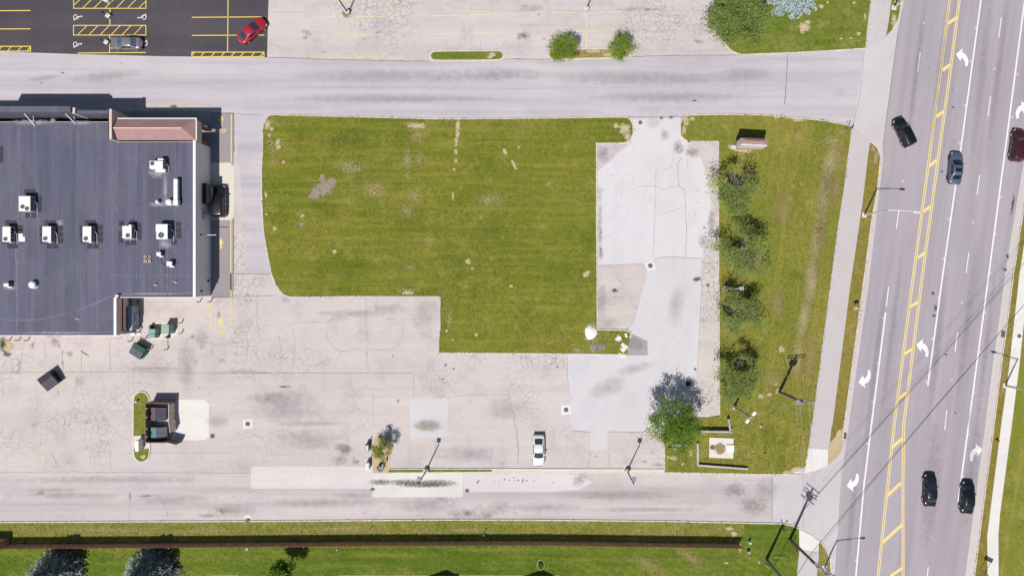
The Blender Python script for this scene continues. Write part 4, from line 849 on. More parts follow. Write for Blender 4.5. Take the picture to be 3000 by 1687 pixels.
# dumpsters ------------------------------------------------------------
def dumpster(label, p, rz, L, Wd, h, body, lid, rib=True):
    t = thing("dumpster", label, "dumpster", gw(p), rz, "dumpsters")
    a, b = L/2, Wd/2
    # slant-front steel box: front (y-) lower than back (y+)
    mb = MB(); mb.add([(-a,-b*.8,.15),(a,-b*.8,.15),(a,b,.15),(-a,b,.15),(-a,-b,h*.78),(a,-b,h*.78),(a,b*.35,h),(-a,b*.35,h),(a,b,h),(-a,b,h)],
        [(0,3,2,1),(0,1,5,4),(1,2,8,6,5),(3,0,4,7,9),(2,3,9,8),(7,6,8,9)]); mb.box(-a-.05,a+.05,b-.04,b+.05,h-.12,h+.02)
    for s in (-1,1): mb.box(s*a-.03*(s<0),s*a+.03*(s>0),-b*.2,b*.3,.5,.75); mb.box(s*(a+.07)-.06,s*(a+.07)+.06,-b*.6,b*.7,.55,.7)
    mb.build("body", body, t)
    for s in (-1,1):
        m2 = MB(); x0 = .02 if s > 0 else -a+.03; x1 = a-.03 if s > 0 else -.02
        def pz(y): return h*.78+.03+(h-h*.78)*(y+b)/(1.35*b)
        y0,y1 = -b-.05, b*.32
        m2.add([(x0,y0,pz(y0)),(x1,y0,pz(y0)),(x1,y1,pz(y1)),(x0,y1,pz(y1)),(x0,y0,pz(y0)-.05),(x1,y0,pz(y0)-.05),(x1,y1,pz(y1)-.05),(x0,y1,pz(y1)-.05)], [(0,1,2,3),(4,5,1,0),(5,6,2,1),(6,7,3,2),(7,4,0,3)])
        l = m2.build("lid", lid, t)
        if rib:
            m3 = MB(); n = 6
            for k in range(n):
                xx = x0+(k+.5)*(x1-x0)/n; w_ = (x1-x0)/n*.22
                m3.add([(xx-w_,y0+.06,pz(y0+.06)),(xx+w_,y0+.06,pz(y0+.06)),(xx+w_,y1-.08,pz(y1-.08)),(xx-w_,y1-.08,pz(y1-.08)),(xx-w_*.6,y0+.08,pz(y0+.08)+.035),(xx+w_*.6,y0+.08,pz(y0+.08)+.035),(xx+w_*.6,y1-.1,pz(y1-.1)+.035),(xx-w_*.6,y1-.1,pz(y1-.1)+.035)], [(4,5,6,7),(0,1,5,4),(1,2,6,5),(2,3,7,6),(3,0,4,7)])
            m3.build("lid_rib", plain("lid_rib_grey", C(112,114,134), .5), l)
    for x in (-a*.85,a*.85):
        for y in (-b*.6,b*.8):
            MB().tube([(x-.04,y,.08),(x+.04,y,.08)], .08, 10).build("wheel", M_BLK, t)
    return t
D_GRN = plain("dumpster_green", C(38,92,72), .5, var=.2); D_BLK = plain("dumpster_black", C(52,48,56), .55, var=.2); D_PUR = plain("dumpster_brown", C(108,88,104), .6, var=.15); D_TEA = plain("dumpster_teal", C(100,138,140), .5, var=.15)
L_GRY = plain("lid_grey", C(96,100,120), .6, var=.1); L_BLK = plain("lid_black", C(44,44,60), .65, var=.15)
dumpster("green dumpster with grey ribbed lids, standing askew by the transformer", (414,1026), R(-32), 1.95, 1.7, 1.25, D_GRN, L_GRY)
dumpster("black dumpster with grey ribbed lids, alone on the open asphalt", (158,1113), R(36), 2.1, 2.1, 1.45, D_BLK, L_BLK)
dumpster("brown dumpster with dark ribbed lids, upper one inside the fenced enclosure", (476.5,1208), R(90), 1.9, 2.1, 1.3, D_PUR, L_BLK)
dumpster("teal dumpster with dark ribbed lids, lower one inside the fenced enclosure", (478,1264), R(92), 1.8, 2.1, 1.3, D_TEA, L_GRY)
t = thing("dumpster_enclosure", "brown fenced enclosure with tan gates around two dumpsters", "enclosure", gw((481,1230)))
cx, cy = gw((481,1230)).x, gw((481,1230)).y
M_BRN = plain("brown_fence_panel", C(160,130,116), .85, var=.2, scale=2); M_GATE = plain("tan_gate_panel", C(232,214,198), .8, var=.08, scale=1.5)
def L_(px,py): g = gw((px,py)); return g.x-cx, g.y-cy
def ebox(mb, px0,px1,py0,py1,z0,z1):
    x0,y1 = L_(px0,py0); x1,y0 = L_(px1,py1); return mb.box(x0,x1,y0,y1,z0,z1)
mb = MB(); ebox(mb, 449,450.6,1173,1287,0,2.3); [ebox(mb, 450.6,451.6,1180+k*26,1182+k*26,0,2.3) for k in range(5)]; ebox(mb,450.6,451.2,1173,1287,1.1,1.25); mb.build("fence_panel", M_BRN, t)
ebox(MB(), 450.6,514,1173,1174.6,0,2.2).build("fence_panel", M_BRN, t)
ebox(MB(), 450.6,505,1286,1287.6,0,2.2).build("fence_panel", M_BRN, t)
g1 = ebox(MB(), 512.6,514,1174.6,1206,.1,1.95).build("gate", M_GATE, t); g2 = ebox(MB(), 512.6,514,1206.6,1232,.1,1.95).build("gate", M_GATE, t)
mb = MB(); mb.strip([L_(514,1233), L_(517.5,1259)], .07, .1, 1.95); mb.build("gate", M_GATE, t)
mb = MB(); mb.strip([L_(506,1286.5), L_(534,1293)], .08, .1, 1.95); mb.build("gate", M_BRN, t)
mb = MB(); ebox(mb, 514,514.6,1205,1207,.9,1.2); ebox(mb, 514,514.6,1176,1178,0,2); mb.build("gate_latch", M_BLK, t)
for k,y in enumerate((1189,1214,1247,1270)):
    bx,by = L_(452.6,y); mb = MB().lathe([(.07,0),(.07,2.1),(.02,2.16)], 10, (bx,by)).build("post", M_BRN, t); MB().lathe([(.085,2.13),(.085,2.2),(.02,2.26)], 10, (bx,by)).build("post_cap", M_WHITE, mb)
t = boxthing("white_cabinet", "tall white metal cabinet on the kerbed island beside the enclosure", "cabinet", (416.5,1300), .25, .78, 1.45, M_WHITE, door=True)
t = thing("island_post", "short white round post in the grass of the enclosure island", "post", gw((404,1174.5), .1)); MB().lathe([(.16,0),(.16,.5),(.1,.62),(.01,.65)], 16).build("post", M_WHITE, t)

# ================================================================== VEHICLES
M_GLASS = plain("car_glass", C(30,40,52), .06, var=.1, spec=.6)
M_GLASSL = plain("car_glass_pale", C(84,112,130), .08, var=.2, spec=.6)
M_TYRE = plain("tyre_rubber", C(36,36,40), .9); M_RIM = plain("alloy_rim", C(206,208,212), .35, .3)
M_HEAD = plain("headlamp", C(226,228,232), .15, spec=.6); M_TAIL = plain("tail_lamp", C(178,30,44), .25, spec=.5)
M_TRIM = plain("car_trim", C(30,30,34), .6)
M_CHROME = plain("chrome_trim", C(220,220,224), .2, .6)
def paintm(name, c, coat=.6, metal=.25):
    t = NT(name); v = t.pos(obj=True); f = t.noise(v, 2.0, 3, .5)
    t.b.inputs["Coat Weight"].default_value = coat; t.b.inputs["Coat Roughness"].default_value = .06
    col = t.mix(t.ramp(f,.3,.7), c, tuple(x*.9 for x in c[:3])+(1,)); return t.done(col, .38, metal, .4)
def car(label, p, heading, paint, L=4.7, W=1.82, kind='sedan', glass=None, cat="car", sunroof=False, rims=None):
    glass = glass or M_GLASS
    suv = kind == 'suv'
    t = thing("parked_car" if "parked" in label else "car", label, cat, gw(p), R(heading), "cars")
    k = 1.16 if suv else 1.0
    if suv: prof = [(-1,.60,.74),(-.975,.86,.86),(-.94,1.0,.92),(-.8,1.03,.97),(-.5,1.03,1),(0,1.02,1),(.35,1.02,.99),(.55,1.0,.98),(.75,.95,.95),(.88,.86,.88),(.96,.72,.76),(1,.55,.60)]
    else:   prof = [(-1,.52,.66),(-.975,.74,.80),(-.93,.88,.88),(-.8,.94,.95),(-.55,.95,1),(-.2,.93,1),(.15,.92,1),(.42,.90,.99),(.6,.86,.98),(.78,.79,.94),(.9,.70,.86),(.97,.58,.73),(1,.46,.56)]
    mb = MB(); ring = []
    hw = W/2
    for u, zt, w in prof:
        x = u*L/2; wy = w*hw; zb = .22+(.10 if abs(u) > .95 else 0)
        half = [(0,zb),(.78*wy,zb),(.95*wy,zb+.08),(1.0*wy,zb+.22 if zb+.22 < zt else zt-.1),(.985*wy,max(zt-.2,zb+.24)),(.945*wy,zt-.08),(.84*wy,zt-.015),(.5*wy,zt+.012),(0,zt+.022)]
        ring.append([(x,-y,z) for y,z in half]+[(x,y,z) for y,z in half[-2:0:-1]])
    n = len(ring[0]); vs = [v for r in ring for v in r]; fs = []
    for i in range(len(ring)-1):
        for j in range(n): fs.append((i*n+j, i*n+(j+1)%n, (i+1)*n+(j+1)%n, (i+1)*n+j))
    fs += [tuple(range(n)), tuple(range((len(ring)-1)*n, len(ring)*n))[::-1]]
    mb.add(vs, [f[::-1] for f in fs])
    body = mb.build("body", paint, t, smooth=True)
    # cabin
    if suv: xb, xr, xf, xw, zr, zbelt, wb, wr = -.955, -.86, .17, .44, 1.66, 1.02, .90, .74
    else:   xb, xr, xf, xw, zr, zbelt, wb, wr = -.72, -.42, .08, .45, 1.44, .92, .90, .72
    if kind == 'coupe': xb, xr, xf, xw, zr = -.80, -.36, .06, .44, 1.42
    hl = L/2; NC = 8
    def row(x, w, z, crown, bul): return [(x*hl+bul*(1-(c/NC*2-1)**2), (c/NC*2-1)*w*hw, z+crown*(1-(c/NC*2-1)**2)) for c in range(NC+1)]
    rows = [row(xb,wb*.93,zbelt-.03,.02,-.10), row(xr-.03,wr*.95,zr-.06,.05,-.05), row(xr+.06,wr*.99,zr-.01,.055,0), row((xr+xf)/2,wr,zr+.015,.055,0), row(xf-.05,wr*.98,zr,.055,.02), row(xf+.02,wr*.95,zr-.045,.05,.06), row(xw,wb*.95,zbelt-.05,.03,.16)]
    grid = []
    for i, r in enumerate(rows):
        x0 = r[0][0]; bx = xb*hl if i == 0 else (xw*hl if i == len(rows)-1 else x0)
        frac = (i)/(len(rows)-1); sx_ = [xb*.97, xr*1.12, xr*.9, (xr+xf)/2, xf*1.0, xf+.10, xw*.98][i]*hl
        grid.append([(sx_, -wb*hw, zbelt-.04)]+r+[(sx_, wb*hw, zbelt-.04)])
    mb = MB(); m = NC+3; vs = [v for g in grid for v in g]; fs = []
    for i in range(len(grid)-1):
        for j in range(m-1): fs.append((i*m+j, i*m+j+1, (i+1)*m+j+1, (i+1)*m+j))
    mb.add(vs, [f[::-1] for f in fs]); mb.build("roof", paint, t, smooth=True)
    def lerp(a,b,t_): return Vector(a)*(1-t_)+Vector(b)*t_
    def panel(name, ra, rb, t0, t1, c0, c1, dx, m_, dz=.012):
        mbp = MB(); cs = 6; vv = []
        for tt in (t0,(t0+t1)/2,t1):
            for c in range(cs+1):
                cc = c0+(c1-c0)*c/cs; f = cc*NC; i0 = min(NC-1,int(f)); fr = f-i0
                a = lerp(ra[i0],ra[i0+1],fr); b = lerp(rb[i0],rb[i0+1],fr); q = lerp(a,b,tt); vv.append((q.x+dx,q.y,q.z+dz))
        ff = []
        for r_ in range(2):
            for c in range(cs): ff.append((r_*(cs+1)+c, r_*(cs+1)+c+1, (r_+1)*(cs+1)+c+1, (r_+1)*(cs+1)+c))
        mbp.add(vv, [x[::-1] for x in ff]); return mbp.build(name, m_, t, smooth=True)
    panel("windshield", rows[6], rows[5], .08, 1.0, .04, .96, .012, glass)
    panel("rear_window", rows[0], rows[1], .18, .95, .08, .92, -.012, glass)
    if sunroof: panel("sunroof", rows[3], rows[4], -.55, .55, .16, .84, 0, M_GLASS, .03)
    for s in (-1,1):
        e = 1 if s < 0 else -2
        base = [Vector(g[0 if s < 0 else -1]) for g in grid]; top = [Vector(g[e]) for g in grid]
        mbw = MB()
        def sp(i, f, tt):
            b_ = base[i].lerp(base[i+1], f); t_ = top[i].lerp(top[i+1], f); q = b_.lerp(t_, tt); return (q.x, q.y+s*.014, q.z+.004)
        mbw.add([sp(1,0,.14),sp(3,-.12,.14),sp(3,-.12,.90),sp(1,.6,.88)], [(0,1,2,3)])
        mbw.add([sp(3,.02,.14),sp(5,.25,.14),sp(4,.6,.88),sp(3,.02,.90)], [(0,1,2,3)])
        mbw.build("side_window", M_GLASS, t)
        MB().bbox(xw*hl-.52,xw*hl-.36,s*(hw+.02)-.1,s*(hw+.02)+.1,zbelt-.02,zbelt+.1,.03).build("mirror", paint, t)
        mh = MB()
        for xx in (-.45,.35): mh.box(xx-.09,xx+.09,s*hw*.985-.02,s*hw*.985+.02,zbelt-.16,zbelt-.13)
        mh.build("door_handle", M_CHROME, t)
        zl = .70*k if suv else .64
        h_ = MB(); h_.add([(hl*.955,s*hw*.70,zl+.06),(hl*.90,s*hw*.86,zl+.07),(hl*.84,s*hw*.91,zl+.09),(hl*.88,s*hw*.74,zl+.10),(hl*.965,s*hw*.72,zl-.04),(hl*.91,s*hw*.89,zl-.03),(hl*.81,s*hw*.955,zl+.02)], [(0,1,2,3),(4,5,1,0),(5,6,2,1)]); h_.build("headlight", M_HEAD, t)
        tl = MB(); tl.box(-hl*.985,-hl*.945,min(s*hw*.56,s*hw*.84),max(s*hw*.56,s*hw*.84),zl-.06,zl+.14); tl.build("tail_light", M_TAIL, t)
        for xx in (hl*.62,-hl*.60):
            r = .36 if suv else .33
            y0 = s*(hw-.19); y1 = s*(hw+.012)
            wh = MB().tube([(xx,y0,r),(xx,y0+s*.02,r),(xx,y1-s*.03,r),(xx,y1,r)], [r*.9,r,r,r*.86], 20).build("wheel", M_TYRE, t)
            MB().tube([(xx,y1-s*.01,r),(xx,y1+s*.014,r)], [r*.68,r*.6], 16).build("rim", rims or M_RIM, wh)
    MB().box(-hl*1.004,-hl*.99,-hw*.3,hw*.3,.5,.62).build("number_plate", M_HEAD, t)
    mb = MB(); mb.tube([(hl*1.0,-hw*.5,.5),(hl*1.004,0,.5),(hl*1.0,hw*.5,.5)], .05, 6); mb.build("grille", M_TRIM, t)
    return t
def cc(px, py, h): g = gz((px,py), h); return ((g.x*20+1500), (843.5-g.y*20))
P_WHITE = paintm("white_paint", C(240,242,244,1.02), .5, 0); P_RED = paintm("red_paint", C(186,40,58), .6, .1); P_GREY = paintm("grey_paint", C(150,146,158), .6, .35); P_BLACK = paintm("black_paint", C(26,26,32), .7, .1)
P_NAVY = paintm("navy_paint", C(18,20,30), .7, .1); P_SLATE = paintm("slate_paint", C(104,116,138), .6, .3); P_MAROON = paintm("maroon_paint", C(78,24,36), .7, .1); P_CHAR = paintm("charcoal_paint", C(24,26,36), .7, .1)
car("white car parked alone with its rear facing the lot", cc(1578,1319,.8), -90, P_WHITE, 4.6, 1.78, 'coupe', glass=plain("white_car_glass", C(58,76,84), .1, spec=.6))
car("red car parked askew across a yellow stall line", cc(737,89,.8), 40, P_RED, 4.75, 1.85, 'coupe', glass=plain("red_car_glass", C(52,72,92), .1, spec=.6))
car("silver grey car parked in the accessible bay by the sign", cc(367,126.5,.8), 180, P_GREY, 4.6, 1.82, 'sedan', glass=M_GLASSL)
car("black car waiting at the drive-through window", cc(641,589,.9), 90, P_BLACK, 4.7, 1.9, 'suv', rims=plain("dark_rim", C(96,98,104), .4, .3))
car("black car turning off the main road into the access drive", cc(2650.5,386.5,.9), 116, P_NAVY, 4.45, 1.86, 'suv')
car("slate blue car with dark sunroof driving up the main road", cc(2801.5,492,.8), 85, P_SLATE, 4.75, 1.86, 'sedan', sunroof=True, rims=plain("dark_rim", C(96,98,104), .4, .3))
car("maroon car at the right edge of the main road", cc(2983,425,.8), 83, P_MAROON, 4.75, 1.88, 'suv')
car("dark car in the lane next to the yellow median lines", cc(2726.5,1436,.8), 88, P_CHAR, 4.75, 1.86, 'sedan', glass=plain("dark_car_glass", C(40,60,74), .08, spec=.6))
car("black car beside the far right lane's white line, near the pale sidewalk", cc(2836.5,1457.5,.8), 85.5, P_BLACK, 4.75, 1.88, 'sedan', sunroof=True)

# ================================================================== PAINTED MARKINGS
def paintmark(name, c, wear=.25, ns=6.0):
    t = NT(name); v = t.pos(); f = t.noise(v, ns, 4, .7); g = t.noise(v, .35, 3, .6)
    al = t.ramp(t.math('ADD', t.math('MULTIPLY', f, .6), t.math('MULTIPLY', g, .4)), .5-.42*(1-wear)-.06, .5-.42*(1-wear)+.12+wear*.2)
    t.put(t.b.inputs["Alpha"], al)
    return t.done(t.mix(t.ramp(t.noise(v, 1.5, 3, .6),.35,.7), c, tuple(x*.9 for x in c[:3])+(1,)), .8, 0, .2)
P_ROADW = paintmark("white_road_paint", C(250,250,252,1.02), .3); P_ROADY = paintmark("yellow_road_paint", C(252,228,152), .36); P_YEL = paintmark("fresh_yellow_paint", C(250,222,104), .1)
P_FADE = paintmark("faded_yellow_paint", C(240,230,192), .5); P_GHOST = paintmark("ghost_white_paint", C(236,234,234), .62); P_LANEY = paintmark("lane_yellow_paint", C(244,222,150), .3); P_GHOSTY = paintmark("ghost_yellow_paint", C(236,222,186), .6)
def mline(name, parent, m, tile, pts, w, z=.0135):
    return MB().strip([gw(q)[:2] for q in T(tile, *pts)], w, z).build(name, m, parent)
def nline(name, parent, m, pts, w, z=.0135):
    return MB().strip([gw(q)[:2] for q in pts], w, z).build(name, m, parent)
YL = [(2790,-64)]+T('4a',(1872,0),(1800,600),(1690,1430))+T('8a',(1515,1440))+T('4b',(1350,1440))+T('8b',(1280,690),(1200,1440))+[(2560,1760)]
YR = [(2819,-64)]+T('4a',(1965,0),(1890,600),(1775,1430))+T('8a',(1600,1440))+T('4b',(1440,1440))+T('8b',(1433,600),(1435,1440))+[(2646,1760)]
for pl in (YL, YR):
    for s in (-2.7,2.7): nline("centre_line", road, P_ROADY, [(x+s,y+s*.13) for x,y in pl], .145)
for tl,a,b in (('4a',(1855,228),(1945,165)),('4a',(1805,668),(1880,612)),('4a',(1745,1105),(1818,1052)),('8a',(1682,282),(1752,222)),('8a',(1628,708),(1692,662)),('8a',(1572,1145),(1638,1098)),('4b',(1502,318),(1573,270)),('4b',(1447,762),(1518,715)),('4b',(1392,1182),(1468,1125)),('8b',(1332,232),(1428,150)),('8b',(1285,690),(1415,570)),('8b',(1242,1130),(1428,960)),('8b',(1318,1445),(1428,1370))):
    mline("hatch_bar", road, P_ROADY, tl, (a,b), .45, .0137)
nline("lane_line", road, P_ROADW, [(2886,-80)]+T('4a',(2170,0),(1975,1440))+T('8a',(1790,1440))+T('4b',(1668,1060)), .21)
nline("lane_line", road, P_ROADW, T('4b',(1270,370),(1135,1440))+T('8b',(1065,600),(990,1440))+[(2497,1760)], .22)
nline("lane_line", road, P_ROADW, [(3010,-60)]+T('4a',(2395,1440))+T('8a',(2225,1440))+T('4b',(2050,1449))+T('8b',(1955,745)), .22)
for tl,a,b in (('4a',(1597,495),(1572,685)),('4a',(1500,1300),(1474,1410)),('8a',(1395,690),(1372,868)),('4b',(1299,130),(1277,315)),('4a',(2362,165),(2338,360)),('4a',(2260,910),(2235,1100)),('8a',(2158,360),(2132,550)),('8a',(2055,1095),(2030,1285)),('4b',(1950,550),(1925,740)),('4b',(1848,1290),(1828,1478)),('8b',(1672,1360),(1655,1540))):
    mline("lane_dash", road, P_ROADW, tl, (a,b), .13)
ARW = [(0,0),(63,-52),(58,-14),(92,5),(112,45),(116,75),(107,118),(85,113),(86,82),(74,54),(50,34),(42,68),(18,36)]
for tl,tip,fx,fy in (('4a',(1935,512),1,1),('4b',(1560,672),1,1),('4b',(1015,1030),1,-1),('8b',(903,598),1,-1),('8b',(2180,250),-1,1),('4a',(2612,1005),-1,1)):
    MB().sheet([gw(q)[:2] for q in T(tl, *[(tip[0]+fx*x, tip[1]+fy*y) for x,y in ARW])], .014).build("turn_arrow", P_ROADW, road)
mb = MB()
for tl,x,y in (('4a',1630,220),('4a',2075,582),('4a',2118,265),('4a',2017,1000),('4a',2515,705),('4a',2462,1108),('4a',1968,1350),('4a',2297,650),('8a',1433,420),('8a',1866,780),('8a',2358,568),('8a',2308,920),('8a',1815,1155),('8a',2257,1290),('8a',2095,812),('4b',1245,422),('4b',1190,852),('4b',1765,230),('4b',1709,620),('4b',1990,278),('4b',2208,374),('4b',2158,742),('4b',2106,1127),('4b',1653,1025),('4b',1890,1002),('4b',1145,1213),('8b',1098,200),('8b',1060,557),('8b',1023,920),('8b',990,1298),('8b',1787,314),('8b',2001,513),('8b',1700,1078),('8b',2054,113)):
    g = gw(T(tl,(x,y))[0]); mb.strip([(g.x+.14*math.cos(k*.785),g.y+.14*math.sin(k*.785)) for k in range(8)], .05, .0138, closed=True)
mb.build("survey_ring", P_ROADW, road)
# stalls
def stall(m, tile, *lines, w=.11, name="stall_line", par=None):
    for a,b in lines: mline(name, par or lot, m, tile, (a,b), w)
stall(P_YEL,'1a',((-400,106),(288,103)),((-400,279),(288,275)),((1038,85),(1036,240)),((1035,338),(1035,497)),((735,503),(1375,498)),((2152,-60),(2147,493)),((1810,167),(2493,162)),((1810,337),(2493,334)),w=.13)
def hatch(m, tile, x0,y0,x1,y1, segs, w=.12, skew=0):
    mb = MB(); P_ = lambda *q: [gw(p)[:2] for p in T(tile,*q)]
    mb.strip(P_((x0,y0),(x1,y0+skew),(x1,y1+skew),(x0,y1)), w, .0135, closed=True)
    for a,b in segs: mb.strip(P_(a,b), w*.9, .0137)
    mb.build("hatched_bay", m, lot)
hatch(P_YEL,'1a',695,-4,1377,82,[((700,50),(755,0)),((778,82),(862,0)),((885,82),(968,0)),((990,80),(1072,0)),((1098,80),(1175,0)),((1205,78),(1283,0)),((1312,76),(1372,18))])
hatch(P_YEL,'1a',694,243,1376,334,[((730,334),(820,245)),((836,334),(925,245)),((944,334),(1032,243)),((1046,334),(1136,243)),((1150,333),(1238,243)),((1260,333),(1348,243))])
hatch(P_YEL,'1a',-200,440,288,486,[((70,486),(110,440)),((165,486),(208,440)),((255,486),(284,448)),((-20,486),(20,440))],w=.14)
hatch(P_YEL,'1a',1811,495,2490,538,[((1815,520),(1835,497)),((1898,527),(1930,495)),((1995,530),(2030,495)),((2088,530),(2122,495)),((2180,533),(2218,495)),((2268,535),(2305,495)),((2370,537),(2400,495)),((2450,538),(2484,500))],w=.14)
stall(P_FADE,'2a',((535,5),(875,3)),((868,-40),(868,490)),((537,168),(830,163)),((900,160),(1210,158)),((537,335),(1212,326)),((1650,152),(2330,138)),((1645,322),(2332,309)),((1993,-40),(1996,475)))
stall(P_FADE,'3a',((370,127),(610,121)),((780,117),(1030,111)),((370,302),(1030,288)),((697,120),(703,460)))
hatch(P_GHOSTY,'2a',538,508,1219,560,[((540,555),(575,510)),((630,555),(665,508)),((720,558),(775,502)),((820,560),(880,498)),((935,562),(985,498)),((1030,562),(1088,496)),((1125,563),(1180,498))],w=.15,skew=-6)
stall(P_GHOST,'7a',((805,365),(1145,365)),((805,450),(1145,448)),((1143,365),(1143,450)),((865,380),(925,440)),((930,365),(1000,445)),((1010,365),(1065,440)),((805,160),(1140,158)),((830,90),(890,155)),((900,80),(965,150)),((1143,80),(1145,160)))
stall(P_GHOST,'4a',((905,1105),(885,1165)),((952,1115),(942,1185)),w=.12)
# lane by the window
stall(P_LANEY,'1a',((2183,1075),(2181,1288)),w=.16,name="lane_edge_line"); stall(P_LANEY,'5a',((2181,0),(2181,252)),((2178,786),(2178,1449)),w=.16,name="lane_edge_line"); stall(P_LANEY,'1b',((2178,0),(2179,530)),((1989,280),(1992,535)),w=.15,name="lane_edge_line")
stall(P_GHOSTY,'1a',((-400,945),(0,957)),((0,957),(1370,982)),((1370,982),(1995,998)),((1995,998),(1990,1068)),w=.12,name="fire_lane_line",par=drive)
for tl,x,y,h in (('1a',2087,1082,103),('5a',2085,955,105),('1b',2084,402,105)):
    MB().sheet([gw(q)[:2] for q in T(tl,(x,y),(x+27,y+58),(x+9,y+56),(x+9,y+h),(x-9,y+h),(x-9,y+56),(x-27,y+58))], .0136).build("lane_arrow", P_LANEY, lot)
def lettering(txt, p, wid, hgt, m, name="lettering"):
    cu = bpy.data.curves.new(name, 'FONT'); cu.body = txt; cu.align_x = 'CENTER'; cu.align_y = 'CENTER'; cu.offset = .018
    o = bpy.data.objects.new(name, cu); COL.objects.link(o); bpy.context.view_layer.update()
    me = bpy.data.meshes.new_from_object(o.evaluated_get(bpy.context.evaluated_depsgraph_get())); bpy.data.objects.remove(o)
    xs = [v.co.x for v in me.vertices]; ys = [v.co.y for v in me.vertices]; sx_, sy_ = wid/(max(xs)-min(xs)), hgt/(max(ys)-min(ys)); ox, oy = (max(xs)+min(xs))/2, (max(ys)+min(ys))/2
    for v in me.vertices: v.co = ((v.co.x-ox)*sx_, (v.co.y-oy)*sy_, 0)
    me.materials.clear(); me.materials.append(m); q = bpy.data.objects.new(name, me); COL.objects.link(q); q.parent = lot; q.location = gw(p, .0136); return q
lettering("STOP", T('1a',(2087,1237))[0], 90/3.22/20, 42/3.22/20, P_LANEY); lettering("DRIVE", T('1b',(2086,543))[0], 64/3.22/20, 30/3.22/20, P_LANEY); lettering("THRU", T('1b',(2088,576))[0], 60/3.22/20, 28/3.22/20, P_LANEY)
def wheelchair(p, rot):
    mb = MB(); mb.strip([(.02+.33*math.cos(a),-.28+.33*math.sin(a)) for a in np.linspace(R(-215),R(60),22)], .10, .0138)
    mb.strip([(-.05,.42),(-.03,-.10),(.28,-.12),(.42,-.55),(.55,-.50)], .11, .0142); mb.strip([(-.04,.18),(.26,.16)], .09, .0146)
    mb.sheet([(-.06+.12*math.cos(a),.60+.12*math.sin(a)) for a in np.linspace(0,6.283,14)[:-1]], .0138)
    o = mb.build("wheelchair_symbol", P_ROADW, lot, gw(p), R(rot)); o.scale = (.95,.95,1)
for x,y,r in ((732,162,-90),(730,420,-90),(1342,167,90),(1352,415,90)): wheelchair(T('1a',(x,y))[0], r)

# ================================================================== TREES AND PLANTS
def leafmat(name, a, b, c, trans=.35, rough=.6):
    t = NT(name); at = t.n("ShaderNodeAttribute"); at.attribute_name = "tint"; f = at.outputs["Fac"]
    col = t.mix(t.ramp(f,0,.55), a, b); col = t.mix(t.ramp(f,.7,1.0), col, c)
    t.done(col, rough, 0, .25)
    tr = t.n("ShaderNodeBsdfTranslucent"); t.l(col, tr.inputs[0]); ms = t.n("ShaderNodeMixShader"); ms.inputs[0].default_value = trans
    t.l(t.b.outputs[0], ms.inputs[1]); t.l(tr.outputs[0], ms.inputs[2]); t.l(ms.outputs[0], t.out.inputs[0]); return t.m
def leaf_mesh(name, pos, size, rng, m, tint, parent, up=1.0, asp=.6):
    n = len(pos); d = rng.normal(size=(n,3)); d[:,2] = np.abs(d[:,2])*up*2+.25; d /= np.linalg.norm(d,axis=1)[:,None]
    a = np.cross(d, rng.normal(size=(n,3))); a /= np.linalg.norm(a,axis=1)[:,None]+1e-9; b = np.cross(d, a)
    s = size[:,None]*.5
    v = np.empty((n,4,3)); v[:,0] = pos-a*s; v[:,1] = pos+b*s*asp; v[:,2] = pos+a*s; v[:,3] = pos-b*s*asp
    me = bpy.data.meshes.new(name); me.vertices.add(n*4); me.vertices.foreach_set("co", v.reshape(-1))
    me.loops.add(n*4); me.loops.foreach_set("vertex_index", np.arange(n*4,dtype=np.int32)); me.polygons.add(n)
    me.polygons.foreach_set("loop_start", np.arange(0,n*4,4,dtype=np.int32)); me.polygons.foreach_set("loop_total", np.full(n,4,dtype=np.int32))
    at = me.attributes.new("tint",'FLOAT','FACE'); at.data.foreach_set("value", tint.astype(np.float32)); me.update(); me.validate()
    me.materials.append(m); o = bpy.data.objects.new(name, me); COL.objects.link(o); o.parent = parent; return o
M_BARK = plain("tree_bark", C(120,104,92), .95, var=.25, scale=6); M_BARKG = plain("grey_twig", C(186,176,166), .95, var=.2, scale=6)
L_OLIVE = leafmat("olive_leaves", C(130,158,74), C(190,204,122), C(224,228,104), .55); L_BRIGHT = leafmat("bright_leaves", C(98,140,40), C(144,182,66), C(170,198,92), .5); L_MID = leafmat("mid_leaves", C(134,158,76), C(174,192,106), C(190,200,126), .5); L_MAPLE = leafmat("maple_leaves", C(84,118,30), C(128,160,50), C(150,176,76), .4); L_DRY = leafmat("sparse_leaves", C(134,156,46), C(190,190,96), C(214,204,130), .5); L_SHRUB = leafmat("shrub_leaves", C(132,164,50), C(174,198,74), C(190,204,96), .5)
